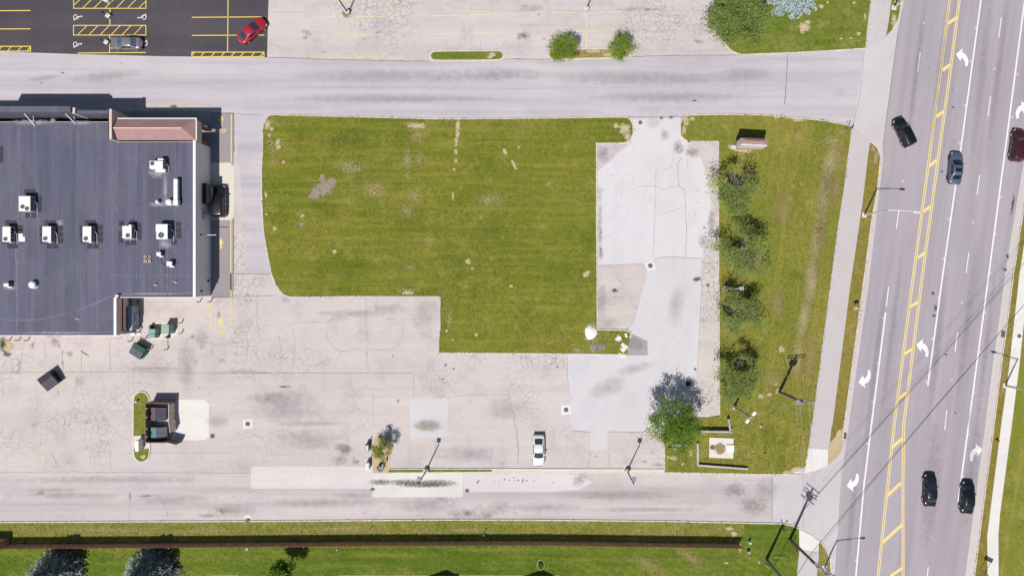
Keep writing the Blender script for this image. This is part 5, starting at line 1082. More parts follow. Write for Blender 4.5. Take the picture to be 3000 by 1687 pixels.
def tree(name, label, p, Rr, zc, rz, n, m, seed, bark=None, size=(.14,.27), clumps=70, hole=.0, group=None, cat="tree", trunk_r=.14, lobes=9, z0=.1, spread=.30, yellow=None):
    rng = np.random.default_rng(seed); t = thing(name, label, cat, gw(p, z0), 0, group)
    # lobed crown: branch tips, then clusters of leaves round each tip
    lob = [(rng.uniform(0,6.283), rng.uniform(.62,1.06)) for _ in range(lobes)]
    def reach(az):
        r = .72
        for a,s in lob: r = max(r, s*math.exp(-((((az-a)+math.pi)%(2*math.pi)-math.pi)/.42)**2)+.0)
        return r
    tips = []
    while len(tips) < clumps:
        az = rng.uniform(0,6.283); top = len(tips) < clumps*.16; rh = .42*math.sqrt(rng.uniform(0,1.0)) if top else math.sqrt(rng.uniform(0,1.0)); zz = math.sqrt(max(0,1-rh*rh*.95))*(rng.uniform(.75,1.0) if top else rng.uniform(-.45,1.0))
        q = reach(az) if rh > .45 else 1.0
        tips.append((Rr*rh*q*math.cos(az), Rr*rh*q*math.sin(az), zc+rz*zz))
    tips = np.array(tips)
    mb = MB(); top = zc-rz*.55
    mb.tube([(0,0,-.1),(.03,.02,top*.5),(0,0,top),(0,.03,zc)], [trunk_r*1.25,trunk_r,trunk_r*.85,trunk_r*.45], 10)
    order = rng.permutation(clumps)[:min(clumps,46)]
    for i in order:
        e = Vector(tips[i]); s = Vector((0,0,rng.uniform(top*.75,zc))); mid = s.lerp(e,.5)+Vector((rng.normal()*.12*Rr*.4,rng.normal()*.12*Rr*.4,.15*Rr*rng.uniform(-.3,.8)))
        q = s.lerp(mid,.5)+Vector((rng.normal()*.08,rng.normal()*.08,.1)); e2 = e+(e-mid)*.18
        mb.tube([s,q,mid,mid.lerp(e,.5)+Vector((rng.normal()*.06,rng.normal()*.06,0)),e,e2], [trunk_r*.34,trunk_r*.26,trunk_r*.18,trunk_r*.12,trunk_r*.07,.007], 5)
        for _ in range(3):
            b0 = mid.lerp(e, rng.uniform(.1,.8)); mb.tube([b0, b0+Vector(rng.normal(size=3)*.22*Rr*.35+np.array([0,0,.1])), b0+Vector(rng.normal(size=3)*.4*Rr*.35)], [trunk_r*.12,trunk_r*.08,.006], 4)
    mb.build("trunk", bark or M_BARK, t)
    w = rng.uniform(.25,1.5,clumps); w /= w.sum(); idx = rng.choice(clumps, n, p=w)
    sp = spread*Rr*rng.uniform(.45,1.0,clumps)
    pos = tips[idx]+rng.normal(size=(n,3))*sp[idx][:,None]*np.array([1,1,.6])*.55
    keep = np.ones(n,bool)
    if hole > 0:
        h = np.sin(pos[:,0]*2.1/Rr*2+seed)*np.cos(pos[:,1]*2.4/Rr*2+seed*.7); keep = h < (1-hole*1.6)
    pos = pos[keep]; idx = idx[keep]
    tint = np.clip(rng.uniform(0,.5,clumps)[idx]+rng.normal(.12,.16,len(pos)),0,.68)
    if yellow is not None:
        for (yx,yy,yr) in yellow:
            dd = np.hypot(pos[:,0]-yx*Rr, pos[:,1]-yy*Rr); tint = np.where((dd < yr*Rr) & (rng.uniform(size=len(pos)) < .75), rng.uniform(.8,1.0,len(pos)), tint)
    leaf_mesh("crown", pos, rng.uniform(size[0],size[1],len(pos)), rng, m, tint, t); return t
G1 = "lawn trees along the parking strip"
tree("lawn_tree", "broad sparse tree by the brick monument sign, uppermost of the four lawn trees", (2130,572), 4.6, 3.4, 1.7, 7600, L_OLIVE, 11, M_BARKG, hole=.35, group=G1, yellow=[(-.6,.35,.3),(.25,.75,.3),(-.5,-.5,.25)])
tree("lawn_tree", "rounded olive-green tree, second of the four lawn trees from the monument sign", (2160,735), 4.3, 3.5, 1.8, 7400, L_OLIVE, 12, M_BARKG, hole=.25, group=G1, yellow=[(.5,.15,.25),(-.2,.2,.2)])
tree("lawn_tree", "dark green tree beside the grey light pole with the round concrete base", (2142,912), 3.9, 3.4, 1.7, 7400, L_OLIVE, 13, M_BARKG, hole=.3, group=G1)
tree("lawn_tree", "olive tree with a yellowish tuft, lowest of the four lawn trees", (2146,1106), 4.0, 3.5, 1.8, 7600, L_OLIVE, 14, M_BARKG, hole=.3, group=G1, yellow=[(.5,-.55,.28)])
tree("shade_tree", "bright green dense tree at the pavement corner casting a blue-grey shadow", (1966,1226), 4.2, 5.0, 1.9, 8600, L_BRIGHT, 15, size=(.14,.27), clumps=190, lobes=16, spread=.20)
tree("shade_tree", "large spreading green tree at the top edge beside the blue spruce", (2128,86), 4.9, 4.6, 2.0, 15000, L_MID, 16, size=(.15,.28), clumps=120, lobes=12, spread=.26, hole=.1)
tree("island_tree", "small bushy tree at the left end of the dry kerbed island", (1646,154), 2.6, 2.2, .9, 3800, L_SHRUB, 17, size=(.13,.24), clumps=46, group="small trees on the dry island", cat="small tree", trunk_r=.09)
tree("island_tree", "small bushy tree at the right end of the dry kerbed island", (1812,153), 2.3, 2.4, .9, 3000, L_SHRUB, 18, size=(.13,.24), clumps=42, group="small trees on the dry island", cat="small tree", trunk_r=.09)
tree("island_tree", "thin half-bare tree on the sandy kerbed island by the curb machines", (1125,1302), 1.95, 2.2, 1.0, 2100, L_DRY, 19, M_BARKG, size=(.13,.22), clumps=40, cat="small tree", trunk_r=.07, hole=.2)
tree("maple_tree", "small green maple on the mown lawn behind the wooden fence", (850,1650), 2.0, 3.6, 1.7, 4200, L_MAPLE, 20, size=(.16,.30), clumps=44, lobes=7)
def spruce(label, p, Rr, h, seed, a, b, c, n=15000, group="blue spruces"):
    rng = np.random.default_rng(seed); t = thing("blue_spruce", label, "spruce", gw(p,.1), 0, group)
    mb = MB(); mb.tube([(0,0,-.1),(0,0,h*.5),(0,0,h*.97)], [.2,.12,.02], 8); P0 = []; TT = []
    K = int(h*3.4)
    for k in range(K):
        f = k/K; z = .35+f*(h-.5); r = Rr*(1-f**1.35)**(.95 if f > .1 else 1)*rng.uniform(.9,1.05)+.12; nb = max(5,int(15*(1-f)+5)); off = rng.uniform(0,6.3)
        for j in range(nb):
            az = off+6.283*j/nb+rng.normal()*.1; L = r*rng.uniform(.78,1.10); dz = -.22*L+rng.normal()*.08
            d = np.array([math.cos(az),math.sin(az),0]); s = np.array([-d[1],d[0],0])
            if rng.uniform() < .35: mb.tube([(0,0,z),tuple(d*L*.6+np.array([0,0,z+dz*.4])),tuple(d*L*.95+np.array([0,0,z+dz*.6]))], [.035,.02,.006], 4, False)
            m_ = int(max(6, n/(K*14)*(L/Rr+.25)*1.3))
            u = rng.uniform(.25,1.02,m_)**.8; wd = .34*L*(1.12-u)*rng.uniform(-1,1,m_)+rng.normal(0,.04,m_)
            q = d[None]*(L*u)[:,None]+s[None]*wd[:,None]; q[:,2] = z+dz*u+rng.normal(0,.05,m_)+.10*np.sin(u*9+j)
            P0.append(q); TT.append(np.clip(.15+.45*u+rng.normal(0,.15,m_)+.15*rng.uniform(-1,1),0,1))
    mb.build("trunk", M_BARK, t); P0 = np.concatenate(P0); TT = np.concatenate(TT)
    leaf_mesh("crown", P0, rng.uniform(.18,.36,len(P0)), rng, leafmat("spruce_baked_light_"+("pale" if seed == 31 else "dark"), a, b, c, .1), TT, t, up=.9, asp=.42)  # pale and dark needles: sunlit and shaded sides put into the colour
spruce("blue spruce with sunlit-toned needles cut by the top edge, beside the large green tree", (2316,-30), 4.6, 8.0, 31, C(158,184,184), C(196,216,216), C(214,228,228), 30000)
spruce("left one of the two shade-toned blue spruces behind the fence, farther from the maple", (185,1666), 4.0, 9.6, 32, C(112,126,120), C(168,182,176), C(212,220,214), 16000)
spruce("right one of the two shade-toned blue spruces behind the fence, nearer the maple", (456,1666), 3.9, 9.6, 33, C(108,122,118), C(164,178,174), C(208,218,212), 16000)
t = thing("ringed_shrub", "tiny green shrub inside an oval edging ring on the mown lawn", "shrub", gw((1584,1651),.1)); rng = np.random.default_rng(5)
MB().strip([(.50*math.cos(a),.72*math.sin(a)-.1) for a in np.linspace(0,6.283,25)[:-1]], .12, -.02, .05, True).build("edging_ring", plain("edging_stone", C(196,188,160), .9), t)
po = rng.normal(size=(700,3))*np.array([.2,.24,.14])+np.array([0,-.15,.3]); leaf_mesh("crown", po, rng.uniform(.07,.14,700), rng, L_BRIGHT, rng.uniform(0,.6,700), t); MB().tube([(0,-.1,0),(0,-.1,.35)], .03, 6).build("stem", M_BARK, t); MB().sheet([(.44*math.cos(a),.64*math.sin(a)-.1) for a in np.linspace(0,6.283,25)[:-1]], .012).build("mulch", plain("dark_mulch", C(60,52,44), .95), t)
# leaf litter scatter: short grass tufts along the kerbs and in the turf
rng = np.random.default_rng(77)
def inside(poly, xs, ys):
    c = np.zeros(len(xs),bool); n = len(poly)
    for i in range(n):
        x0,y0 = poly[i]; x1,y1 = poly[(i+1)%n]
        with np.errstate(divide='ignore',invalid='ignore'): k = ((y0 > ys) != (y1 > ys)) & (xs < (x1-x0)*(ys-y0)/(y1-y0+1e-12)+x0)
        c ^= k
    return c
def tufts(polys, n, m, lo, hi, seed):
    rng = np.random.default_rng(seed); out = []
    for pl in polys:
        P_ = [tuple(gw(q)[:2]) for q in pl]; X = np.array(P_); x0,y0 = X.min(0); x1,y1 = X.max(0)
        x0,x1 = max(x0,-77),min(x1,77); y0,y1 = max(y0,-44),min(y1,44)
        xs = rng.uniform(x0,x1,n); ys = rng.uniform(y0,y1,n); k = inside(P_,xs,ys); out.append(np.stack([xs[k],ys[k],np.full(k.sum(),.12)],1))
    p = np.concatenate(out); o = leaf_mesh("grass", p+rng.uniform(0,.03,(len(p),1))*np.array([[0,0,1]]), rng.uniform(lo,hi,len(p)), rng, m, rng.uniform(0,1,len(p)), None, up=.35, asp=.35); o["kind"] = "stuff"; return o
tufts([CL], 42000, leafmat("lawn_tufts", C(92,108,28), C(132,136,54), C(176,168,98), .2), .10, .24, 1)
tufts([EL], 52000, leafmat("dry_tufts", C(96,112,34), C(150,142,68), C(190,174,116), .2), .10, .26, 2)
tufts([[(0,1533),(2262,1536),(2335,1560),(2335,1687),(0,1687)]], 30000, leafmat("green_tufts", C(70,104,18), C(112,132,40), C(160,152,80), .2), .10, .22, 3)

def edge_tufts(lines, n, m, seed, off=.02):
    rng = np.random.default_rng(seed); P_ = []
    for ln in lines:
        g = [gw(q) for q in ln]
        for a,b in zip(g,g[1:]):
            L = (b-a).length; k = int(n*L)
            if k < 1: continue
            dens = rng.uniform(0,1)
            for t_ in rng.uniform(0,1,int(k*(.3+dens))):
                q = a.lerp(b,t_); P_.append((q.x+rng.normal()*.10+off, q.y+rng.normal()*.10, .13+rng.uniform(0,.05)))
    P_ = np.array(P_); o = leaf_mesh("edge_grass", P_, rng.uniform(.10,.26,len(P_)), rng, m, rng.uniform(0,1,len(P_)), None, up=.4, asp=.4); o["kind"] = "stuff"
edge_tufts([CL+[CL[0]], EL+[EL[0]], NL], 7, leafmat("edge_tufts", C(104,120,40), C(150,142,70), C(206,190,140), .2), 5)
edge_tufts([T('5b',(0,945),(2576,934))+T('6b',(1800,921),(2576,922))+T('7b',(1400,934),(2576,958)), KE, KW2], 6, leafmat("edge_tufts", C(104,120,40), C(150,142,70), C(206,190,140), .2), 6)

# ================================================================== FENCE, POLES, SIGNS, WIRES
M_CEDAR = plain("cedar_picket", C(214,162,132,1.1), .9, var=.4, scale=3.5)
fx0, fx1 = gw((29,0)).x, gw((2163,0)).x
def fy(x):                                              # fence line in plan
    px = x*20+1500; pts = [(29,1592),(600,1588),(1100,1584),(1600,1583),(2163,1591)]
    for (a,b),(c,d) in zip(pts,pts[1:]):
        if px <= c: return (843.5-(b+(d-b)*(px-a)/(c-a)))/20
    return (843.5-1591)/20
fence = thing("wooden_fence", "long brown wooden picket fence between the service drive and the mown lawn", "fence", ((fx0+fx1)/2, fy((fx0+fx1)/2), .1)); FL = fence.location
rnd = random.Random(3); nb = 7; span = (fx1-fx0)/nb
for s in range(nb):
    mb = MB(); x = fx0+s*span
    while x < fx0+(s+1)*span-.02:
        h = 2.0+rnd.uniform(-.05,.06); y = fy(x)+rnd.uniform(-.012,.012); w = .135
        X, Y = x-FL.x, y-FL.y
        mb.add([(X,Y,0),(X+w,Y,0),(X+w,Y,h-.07),(X+w*.5,Y,h),(X,Y,h-.07),(X,Y-.02,0),(X+w,Y-.02,0),(X+w,Y-.02,h-.07),(X+w*.5,Y-.02,h),(X,Y-.02,h-.07)], [(4,3,2,1,0),(5,6,7,8,9),(0,1,6,5),(1,2,7,6),(2,3,8,7),(3,4,9,8),(4,0,5,9)])
        x += .152
    mb.build("picket_panel", M_CEDAR, fence)
    mb = MB(); [mb.box(fx0+s*span-FL.x,fx0+(s+1)*span-FL.x,fy(fx0+(s+.5)*span)-FL.y-.1,fy(fx0+(s+.5)*span)-FL.y-.04,z,z+.09) for z in (.3,1.4)]; mb.build("rail", M_CEDAR, fence)
mb = MB()
for k in range(45):
    x = fx0+k*(fx1-fx0)/44; p_ = MB().box(x-FL.x-.05,x-FL.x+.05,fy(x)-FL.y-.16,fy(x)-FL.y-.05,0,1.96).build("fence_post", plain("fence_post_wood", C(200,176,130), .9), fence)
t = thing("wooden_fence", "short return of brown picket fence jogging away at the left edge", "fence", gw((29,1584),.1)); mb = MB()
for k in range(9): mb.box(-.02,0.0,-.42+k*.1,-.33+k*.1,0,2.0)
for k in range(40): mb.box(-k*.152-.14,-k*.152,.46,.48,0,2.0+.02*(k%2))
mb.build("picket_panel", M_CEDAR, t); MB().box(-.1,0,.36,.46,0,2.05).build("fence_post", plain("fence_post_wood", C(200,176,130), .9), t)

M_POLEB = plain("bronze_pole", C(70,64,66), .6, var=.15); M_POLEG = plain("grey_pole", C(196,198,200), .45, .3, var=.1); M_POLEW = plain("white_pole", C(238,238,236), .45, var=.06); M_WOODP = plain("utility_pole_wood", C(150,134,122), .9, var=.2, scale=3); M_INS = plain("insulator_grey", C(214,216,220), .3)
def lot_lamp(label, p, h, m, head, hd=(0,.6), base_r=.42, bush=None, group="parking lot lamp posts", seed=0, base_m=None):
    t = thing("lamp_post", label, "lamp post", gw(p), 0, group)
    MB().lathe([(base_r,0),(base_r,.75),(base_r*.93,.8),(.001,.8)], 20).build("concrete_base", base_m or M_CONC, t)
    MB().lathe([(.10,.8),(.085,h*.5),(.07,h),(.01,h)], 12).build("pole", m, t)
    MB().tube([(0,0,h-.25),(hd[0]*.6,hd[1]*.6,h-.12)], .04, 6).build("arm", m, t)
    d = Vector((hd[0],hd[1],0)).normalized() if (hd[0] or hd[1]) else Vector((0,1,0)); a = math.atan2(d.y,d.x)-math.pi/2
    hb = MB().bbox(-.26,.26,-.30,.30,-.08,.10,.03).build("lamp_head", head, t); hb.location = (hd[0]*.9,hd[1]*.9,h-.1); hb.rotation_euler = (0,0,a)
    if bush:
        rng = np.random.default_rng(seed); n = 420; po = rng.normal(size=(n,3))*np.array([.26,.26,.22])+np.array([bush[0],bush[1],.45]); leaf_mesh("vine", po, rng.uniform(.06,.13,n), rng, bush[2], rng.uniform(0,.6,n), t)
    return t
L_VINE = leafmat("dark_vine", C(56,52,50), C(84,80,70), C(110,110,80), .1)
M_HEADG = plain("lamp_head_lilac", C(150,146,176), .5)
lot_lamp("bronze lamp post on the median, over the oil-stained pale patch", T('6b',(1606,452))[0], 7.2, M_POLEB, M_HEADG, (.05,.75), .38)
lot_lamp("bronze lamp post on the median, to the right of the parked white car", T('7b',(1086,455))[0], 7.2, M_POLEB, M_HEADG, (.05,.75), .38)
lot_lamp("dark lamp post with weeds at its base among the faded stalls", T('2a',(868,126))[0], 9, M_POLEB, M_HEADG, (.05,.75), .38, bush=(-.25,-.3,L_SHRUB), seed=3)
lot_lamp("white lamp post standing in the parking rows at the top", T('3a',(696,96))[0], 9, M_POLEW, M_WHITE, (.7,0), .42)
lot_lamp("grey lamp post on a round concrete base beside the dark green lawn tree", (2123.8,845), 6.2, M_POLEG, plain("lamp_head_grey", C(176,180,190), .5), (.75,.05), .42)
lot_lamp("tan concrete lamp post base at the top of the accessible bays", (318,2), 9, M_POLEB, M_HEADG, (0,.75), .5)
def cobra(label, p, az, h, arm, m):
    t = thing("street_lamp", label, "street lamp", gw(p,.1), R(az), "cobra-head street lamps")
    MB().bbox(-.35,.35,-.35,.35,-.1,.12,.03).build("footing", M_CONC, t); MB().lathe([(.13,.1),(.11,h*.5),(.08,h),(.02,h+.02)], 12).build("pole", m, t)
    mb = MB(); mb.tube([(0,0,h-.1),(arm*.5,0,h+.15),(arm,0,h+.3)], [.06,.05,.04], 8); mb.tube([(0,0,h-.6),(arm*.45,0,h-.05),(arm*.62,0,h+.15)], .025, 6); mb.build("arm", m, t)
    hd = MB().add([(arm-.1,-.09,h+.26),(arm+.35,-.2,h+.28),(arm+.75,-.14,h+.28),(arm+.75,.14,h+.28),(arm+.35,.2,h+.28),(arm-.1,.09,h+.26),(arm-.1,-.06,h+.36),(arm+.35,-.13,h+.42),(arm+.7,-.08,h+.38),(arm+.7,.08,h+.38),(arm+.35,.13,h+.42),(arm-.1,.06,h+.36)],
        [(5,4,3,2,1,0),(6,7,8,9,10,11)]+[(i,(i+1)%6,(i+1)%6+6,i+6) for i in range(6)]).build("lamp_head", M_WHITE if m is M_POLEW else M_POLEG, t); MB().lathe([(.07,0),(.06,.08),(.01,.09)], 10).build("photocell", M_DARK, hd).location = (arm+.35,0,h+.41); return t
cobra("white cobra street lamp on the verge, reaching over the road below the turning black car", T('8a',(1065,742))[0], -5, 7.4, 3.3, M_POLEW)
cobra("street lamp on the far verge beside the white sidewalk, shadow across the sidewalk", T('4b',(2392,1058))[0], 168, 7.4, 3.3, M_POLEG)
cobra("street lamp at the bottom edge beside the tall utility pole", T('8b',(690,1363))[0], 2, 7.4, 3.3, M_POLEW)
cobra("street lamp in the narrow grass wedge at the top edge of the road", T('4a',(1345,78))[0], -5, 7.4, 3.3, M_POLEW)
t = thing("flood_light_pole", "grey pole with two bracketed flood lights leaning over the lawn below the last lawn tree", "light pole", gw((2150,1192),.1)); MB().lathe([(.3,0),(.28,.5),(.01,.5)], 14).build("concrete_base", M_CONC, t); MB().lathe([(.17,.5),(.15,5),(.13,8.2),(.02,8.25)], 12).build("pole", M_POLEG, t)
for k,(dx,dy,z) in enumerate(((.5,.5,8.0),(-.45,-.5,8.1),(.1,.75,6.6))):
    a = MB().tube([(0,0,z-.2),(dx*.7,dy*.7,z),(dx,dy,z-.05)], .05, 6).build("bracket", M_WHITE, t); h_ = MB().bbox(-.3,.3,-.22,.22,-.1,.12,.06).build("flood_light", M_WHITE, t) if k < 2 else None
    if h_: h_.location = (dx,dy,z); h_.rotation_euler = (0,0,math.atan2(dy,dx))
def utility(label, p, h, lean, arms, az, extra=False):
    t = thing("utility_pole", label, "utility pole", gw(p,.05)); tx, ty = lean
    P_ = lambda z: Vector((tx*z/h, ty*z/h, z))
    MB().tube([P_(0)-Vector((0,0,.15)),P_(h*.5),P_(h)], [.24,.19,.14], 12).build("pole", M_WOODP, t)
    ca, sa = math.cos(R(az)), math.sin(R(az))
    for z,L,off in arms:
        c = P_(z); d = Vector((ca,sa,0)); nn = Vector((-sa,ca,0))*off
        mb = MB(); q = [c+nn-d*L/2, c+nn+d*L/2]; mb.tube(q, .07, 4); ar = mb.build("crossarm", plain("crossarm_grey", C(176,172,170), .8, var=.12), t)
        mb = MB()
        for s in (-.95,-.55,.35,.75,.97): e = c+nn+d*L/2*s; mb.lathe([(.05,e.z+.05),(.07,e.z+.12),(.04,e.z+.22),(.01,e.z+.24)], 8, (e.x,e.y))
        mb.build("insulator", M_INS, ar)
    if extra:
        for dx,z in ((.3,h-2.6),(-.32,h-2.4)):
            c = P_(z); o = MB().lathe([(.24,0),(.25,.1),(.25,.85),(.1,.95),(.04,1.1)], 14).build("transformer_can", M_INS, t); o.location = (c.x+dx*ca, c.y+dx*sa, z)
    return t, P_, Vector((ca,sa,0))
ne, PNE, DNE = utility("wooden utility pole with a double crossarm standing in the dry lawn", (2282.5,1147.5), 10.2, (0.0,.0), [(10.0,2.6,.1),(9.75,2.6,-.12),(8.6,1.1,.15)], 3, True)
se, PSE, DSE = utility("tall wooden utility pole with many crossarms at the bottom corner by the sidewalk", (2314,1579), 13.6, (-.1,.25), [(13.4,2.4,.12),(12.7,2.4,-.12),(11.6,2.4,.12),(10.7,2.4,-.12)], -38, True)
nb_, PNB, DNB = gw((3420,330)), None, None
M_WIRE = plain("aluminium_wire", C(226,222,232), .4, .2); M_CBL = plain("black_cable", C(46,40,52), .7)
def wire(label, a, b, sag, r, m, name="power_line", group=None):
    pts = []
    for k in range(25):
        t_ = k/24; q = Vector(a).lerp(Vector(b), t_); q.z -= sag*4*t_*(1-t_); pts.append(q)
    return tag(MB().tube(pts, r, 5).build(name, m), label, "wire", group)
seo, neo = Vector(gw((2314,1579),.05)), Vector(gw((2282.5,1147.5),.05))
# far pole stands beyond the frame to the upper right
FX = gw((3330,420)); far = lambda z, off: Vector((FX.x-.775*off, FX.y+.632*off, z))
for k,(s,z) in enumerate(((-.95,13.5),(.35,13.5),(.97,13.5),(-.95,11.7),(.75,11.7))):
    wire(["bright wire crossing the road, on the outer left end of the top crossarm","bright wire crossing the road, on the middle of the top crossarm","bright wire crossing the road, on the right end of the top crossarm","bright wire crossing the road, on the left end of the third crossarm","bright wire crossing the road, on the right end of the third crossarm"][k], seo+PSE(z)+DSE*1.2*s+Vector((0,0,.25)), far(z-.8, -1.3*s), 1.4, .013, M_WIRE, group="power lines over the road")
wire("thick black cable crossing the road below the bright wires", seo+PSE(7.2), far(6.8,0), .9, .034, M_CBL, "cable_line", "black cables over the road")
wire("thinner black cable strung just beside the thick one over the road", seo+PSE(7.9), far(7.7,.6), 1.1, .016, M_CBL, "cable_line", "black cables over the road")
wire("black cable running off the bottom edge left of the tall utility pole", seo+PSE(7.2), gw((2200,1790),7.2), .5, .03, M_CBL, "cable_line")
for k,s in enumerate((-.95,-.55,.35,.75)):
    wire(["thin wire between the two wooden utility poles, on the far left insulators","thin wire between the two wooden utility poles, second from the left","thin wire between the two wooden utility poles, third from the left","thin wire between the two wooden utility poles, on the right insulators"][k], neo+PNE(10.0)+DNE*1.3*s+Vector((0,0,.2)), seo+PSE(12.7)+DSE*1.2*s+Vector((0,0,.2)), .8, .010, M_WIRE, group="wires between the utility poles")
wire("thin drop wire from the lawn utility pole to the flood light pole", neo+PNE(8.6), Vector(gw((2150,1192),.1))+Vector((0,0,8.1)), .35, .010, M_WIRE, "drop_wire")
wire("yellow guy wire slanting from the lawn utility pole to the bare spot above it", neo+PNE(5.0), Vector(gw((2290,1028),.1)), 0, .03, plain("guy_yellow", C(214,186,80), .6), "guy_wire")
t = thing("steel_pole", "thick grey steel pole with a T-shaped top at the bottom edge of the lawn", "pole", gw((2244.5,1637.5),.1)); MB().lathe([(.28,0),(.24,.1),(.20,5),(.16,9.6),(.02,9.65)], 14).build("pole", plain("steel_pole_grey", C(150,162,176), .4, .3), t); MB().tube([(-.2,.85,9.4),(0,0,9.4),(.25,-.9,9.4)], .06, 6).build("crossarm", M_DARK, t)
for lab,a,b in (("yellow guy marker above the steel pole's foot, lying to its right",(2266,1628),(2296,1630)),("yellow guy marker below the steel pole's foot",(2237,1648),(2252,1663))):
    A = gw(a,.35); B = gw(b,.75); tag(MB().tube([A-Vector((0,0,.3)),A,B], .045, 6).build("guy_marker", plain("guy_yellow", C(214,186,80), .6)), lab, "guy marker", "yellow guy markers")
def signpost(label, p, h, w, hh, rz, m, name="road_sign", post=None, two=False, cat="sign", face=None, octo=False, z0=.1, group=None):
    t = thing(name, label, cat, gw(p,z0), rz, group)
    for s in ((-w*.32,w*.32) if two else (0,)): MB().tube([(s,0,-.05),(s,0,h)], .035, 8).build("post", post or M_STEEL, t)
    if octo: pr = [(w/2*math.cos(R(22.5+45*k)), w/2*math.sin(R(22.5+45*k))) for k in range(8)]
    else: pr = [(-w/2,-hh/2),(w/2,-hh/2),(w/2,hh/2),(-w/2,hh/2)]
    z = h-hh/2+.04; n = len(pr)
    mb = MB(); mb.add([(x,-.045,z+y) for x,y in pr]+[(x,-.06,z+y) for x,y in pr], [tuple(range(n)),tuple(range(n,2*n))[::-1]]+[(i,i+n,(i+1)%n+n,(i+1)%n) for i in range(n)]); mb.build("sign_panel", m, t)
    if face: mf = MB(); mf.add([(x*.9,-.063,z+y*.9) for x,y in pr], [tuple(range(n))[::-1]]); mf.build("sign_face", face, t)
    return t
M_SIGNW = plain("sign_white", C(244,244,244), .4); M_SIGNR = plain("sign_red", C(206,52,72), .4); M_SIGNB = plain("sign_blue", C(60,100,176), .4)
signpost("small white road sign on the narrow verge, seen edge-on above the kerb", T('4b',(958,343))[0], 2.7, .75, .95, R(2), M_STEEL, face=M_SIGNW)
signpost("two-post road sign at the bottom right corner beside the white sidewalk", (2877,1674), 4.2, 1.3, 1.1, R(-28), M_STEEL, two=True, face=M_SIGNW)
signpost("red stop sign by the sidewalk where the access drive meets the road", (2479,380), 2.3, .75, .75, R(75), M_STEEL, "stop_sign", face=M_SIGNR, octo=True)
signpost("bare steel sign post left of the stop sign by the access drive", (2470.5,381.5), 2.4, .12, .3, R(75), M_STEEL)
signpost("red stop sign at the foot of the tall utility pole", (2318,1592), 2.4, .75, .75, R(80), M_SIGNR, "stop_sign", face=M_SIGNR, octo=True)
signpost("small white marker sign at the corner kerb near the steel pole", (2296,1543), 1.9, .3, .45, R(20), M_SIGNW)
for lab,p,ps in (("blue accessible parking sign on a concrete base, in the upper bay",(321,50),0),("blue accessible parking sign on a concrete base, beside the silver grey car",(316,127),0)):
    t = signpost(lab, p, 2.0, .32, .46, R(62), M_SIGNB, "accessible_sign", z0=0, group="accessible bay signs", face=M_SIGNB)
    MB().bbox(-.3,.3,-.3,.3,0,.55,.04).build("concrete_base", M_CONCW, t)
signpost("small pale sign with bent post on the grass strip in front of the fence", (1419,1558), 1.25, .28, .2, R(0), M_STEEL, "marker_sign")
tag(MB().lathe([(.05,0),(.05,.9),(.02,.95)], 8).build("marker_post", plain("rust_post", C(160,96,70), .8), None, gw((1088,1544),.1)), "short rusty post on the grass strip in front of the fence", "post")
tag(MB().tube([(0,0,.03),(.8,1.0,.10),(1.45,1.9,.04)], .035, 6).build("fallen_stick", M_BARK, None, gw((312,1569),.1)), "dark stick lying on the grass strip near the left end of the fence", "stick")
t = thing("valve_post", "white pipe marker with a tan foot on the lawn below the fence", "marker", gw((990,1606),.1)); MB().lathe([(.09,0),(.09,.5),(.01,.55)], 10).build("post", M_WHITE, t); MB().box(.1,.35,.1,.4,0,.12).build("foot", plain("rust_post", C(160,96,70), .8), t)
tag(MB().lathe([(.26,0),(.24,.14),(.1,.2),(.01,.2)], 14).build("boulder", plain("pink_stone", C(206,180,160), .9, var=.2, scale=5), None, gw((725,1606),.1)), "small pinkish round stone on the lawn just below the fence", "stone")
for lab,xy,hh,r in (("white pedestal marker near the right end of the fence, upper of the two",(2232,1118),.9,.14),("grey pedestal box near the right end of the fence, lower of the two",(2222,1210),.75,.17)):
    t = thing("cable_pedestal", lab, "pedestal", gw(T('7b',xy)[0],.1), 0, "cable pedestals"); MB().bbox(-r,r,-r*.8,r*.8,0,hh,.05).build("housing", M_WHITE if hh > .8 else M_INS, t); MB().box(-r*.7,r*.7,-r*.82,-r*.8,.15,hh-.15).build("door", M_STEEL, t)
for lab,xy in (("small dark marker stub in the dry lawn, upper of the two",(2381,230)),("small dark marker stub in the dry lawn, lower of the two",(2384,284))):
    tag(MB().lathe([(.10,0),(.10,.16),(.06,.2),(.01,.2)], 10).build("ground_marker", M_DARK, None, gw(T('7b',xy)[0],.1)), lab, "marker", "ground markers")
t = thing("marker_post", "thin dark post with a tan foot standing in the lawn right of the flood lights", "post", gw((2228,1248),.1)); MB().lathe([(.16,0),(.14,.06),(.01,.07)], 10).build("foot", M_CONC, t); MB().tube([(0,0,.05),(0,0,1.0)], .04, 8).build("post", M_DARK, t)
t = thing("fire_hydrant", "orange-red fire hydrant between the road kerb and the white sidewalk", "hydrant", gw(T('8b',(2311,168))[0],.1)); H_ = plain("hydrant_orange", C(226,92,66), .5); MB().lathe([(.17,0),(.17,.06),(.12,.08),(.12,.5),(.15,.54),(.13,.66),(.05,.74),(.01,.76)], 14).build("barrel", H_, t)
for s in (-1,1): MB().tube([(0,0,.42),(s*.24,0,.42)], .06, 8).build("nozzle", H_, t)
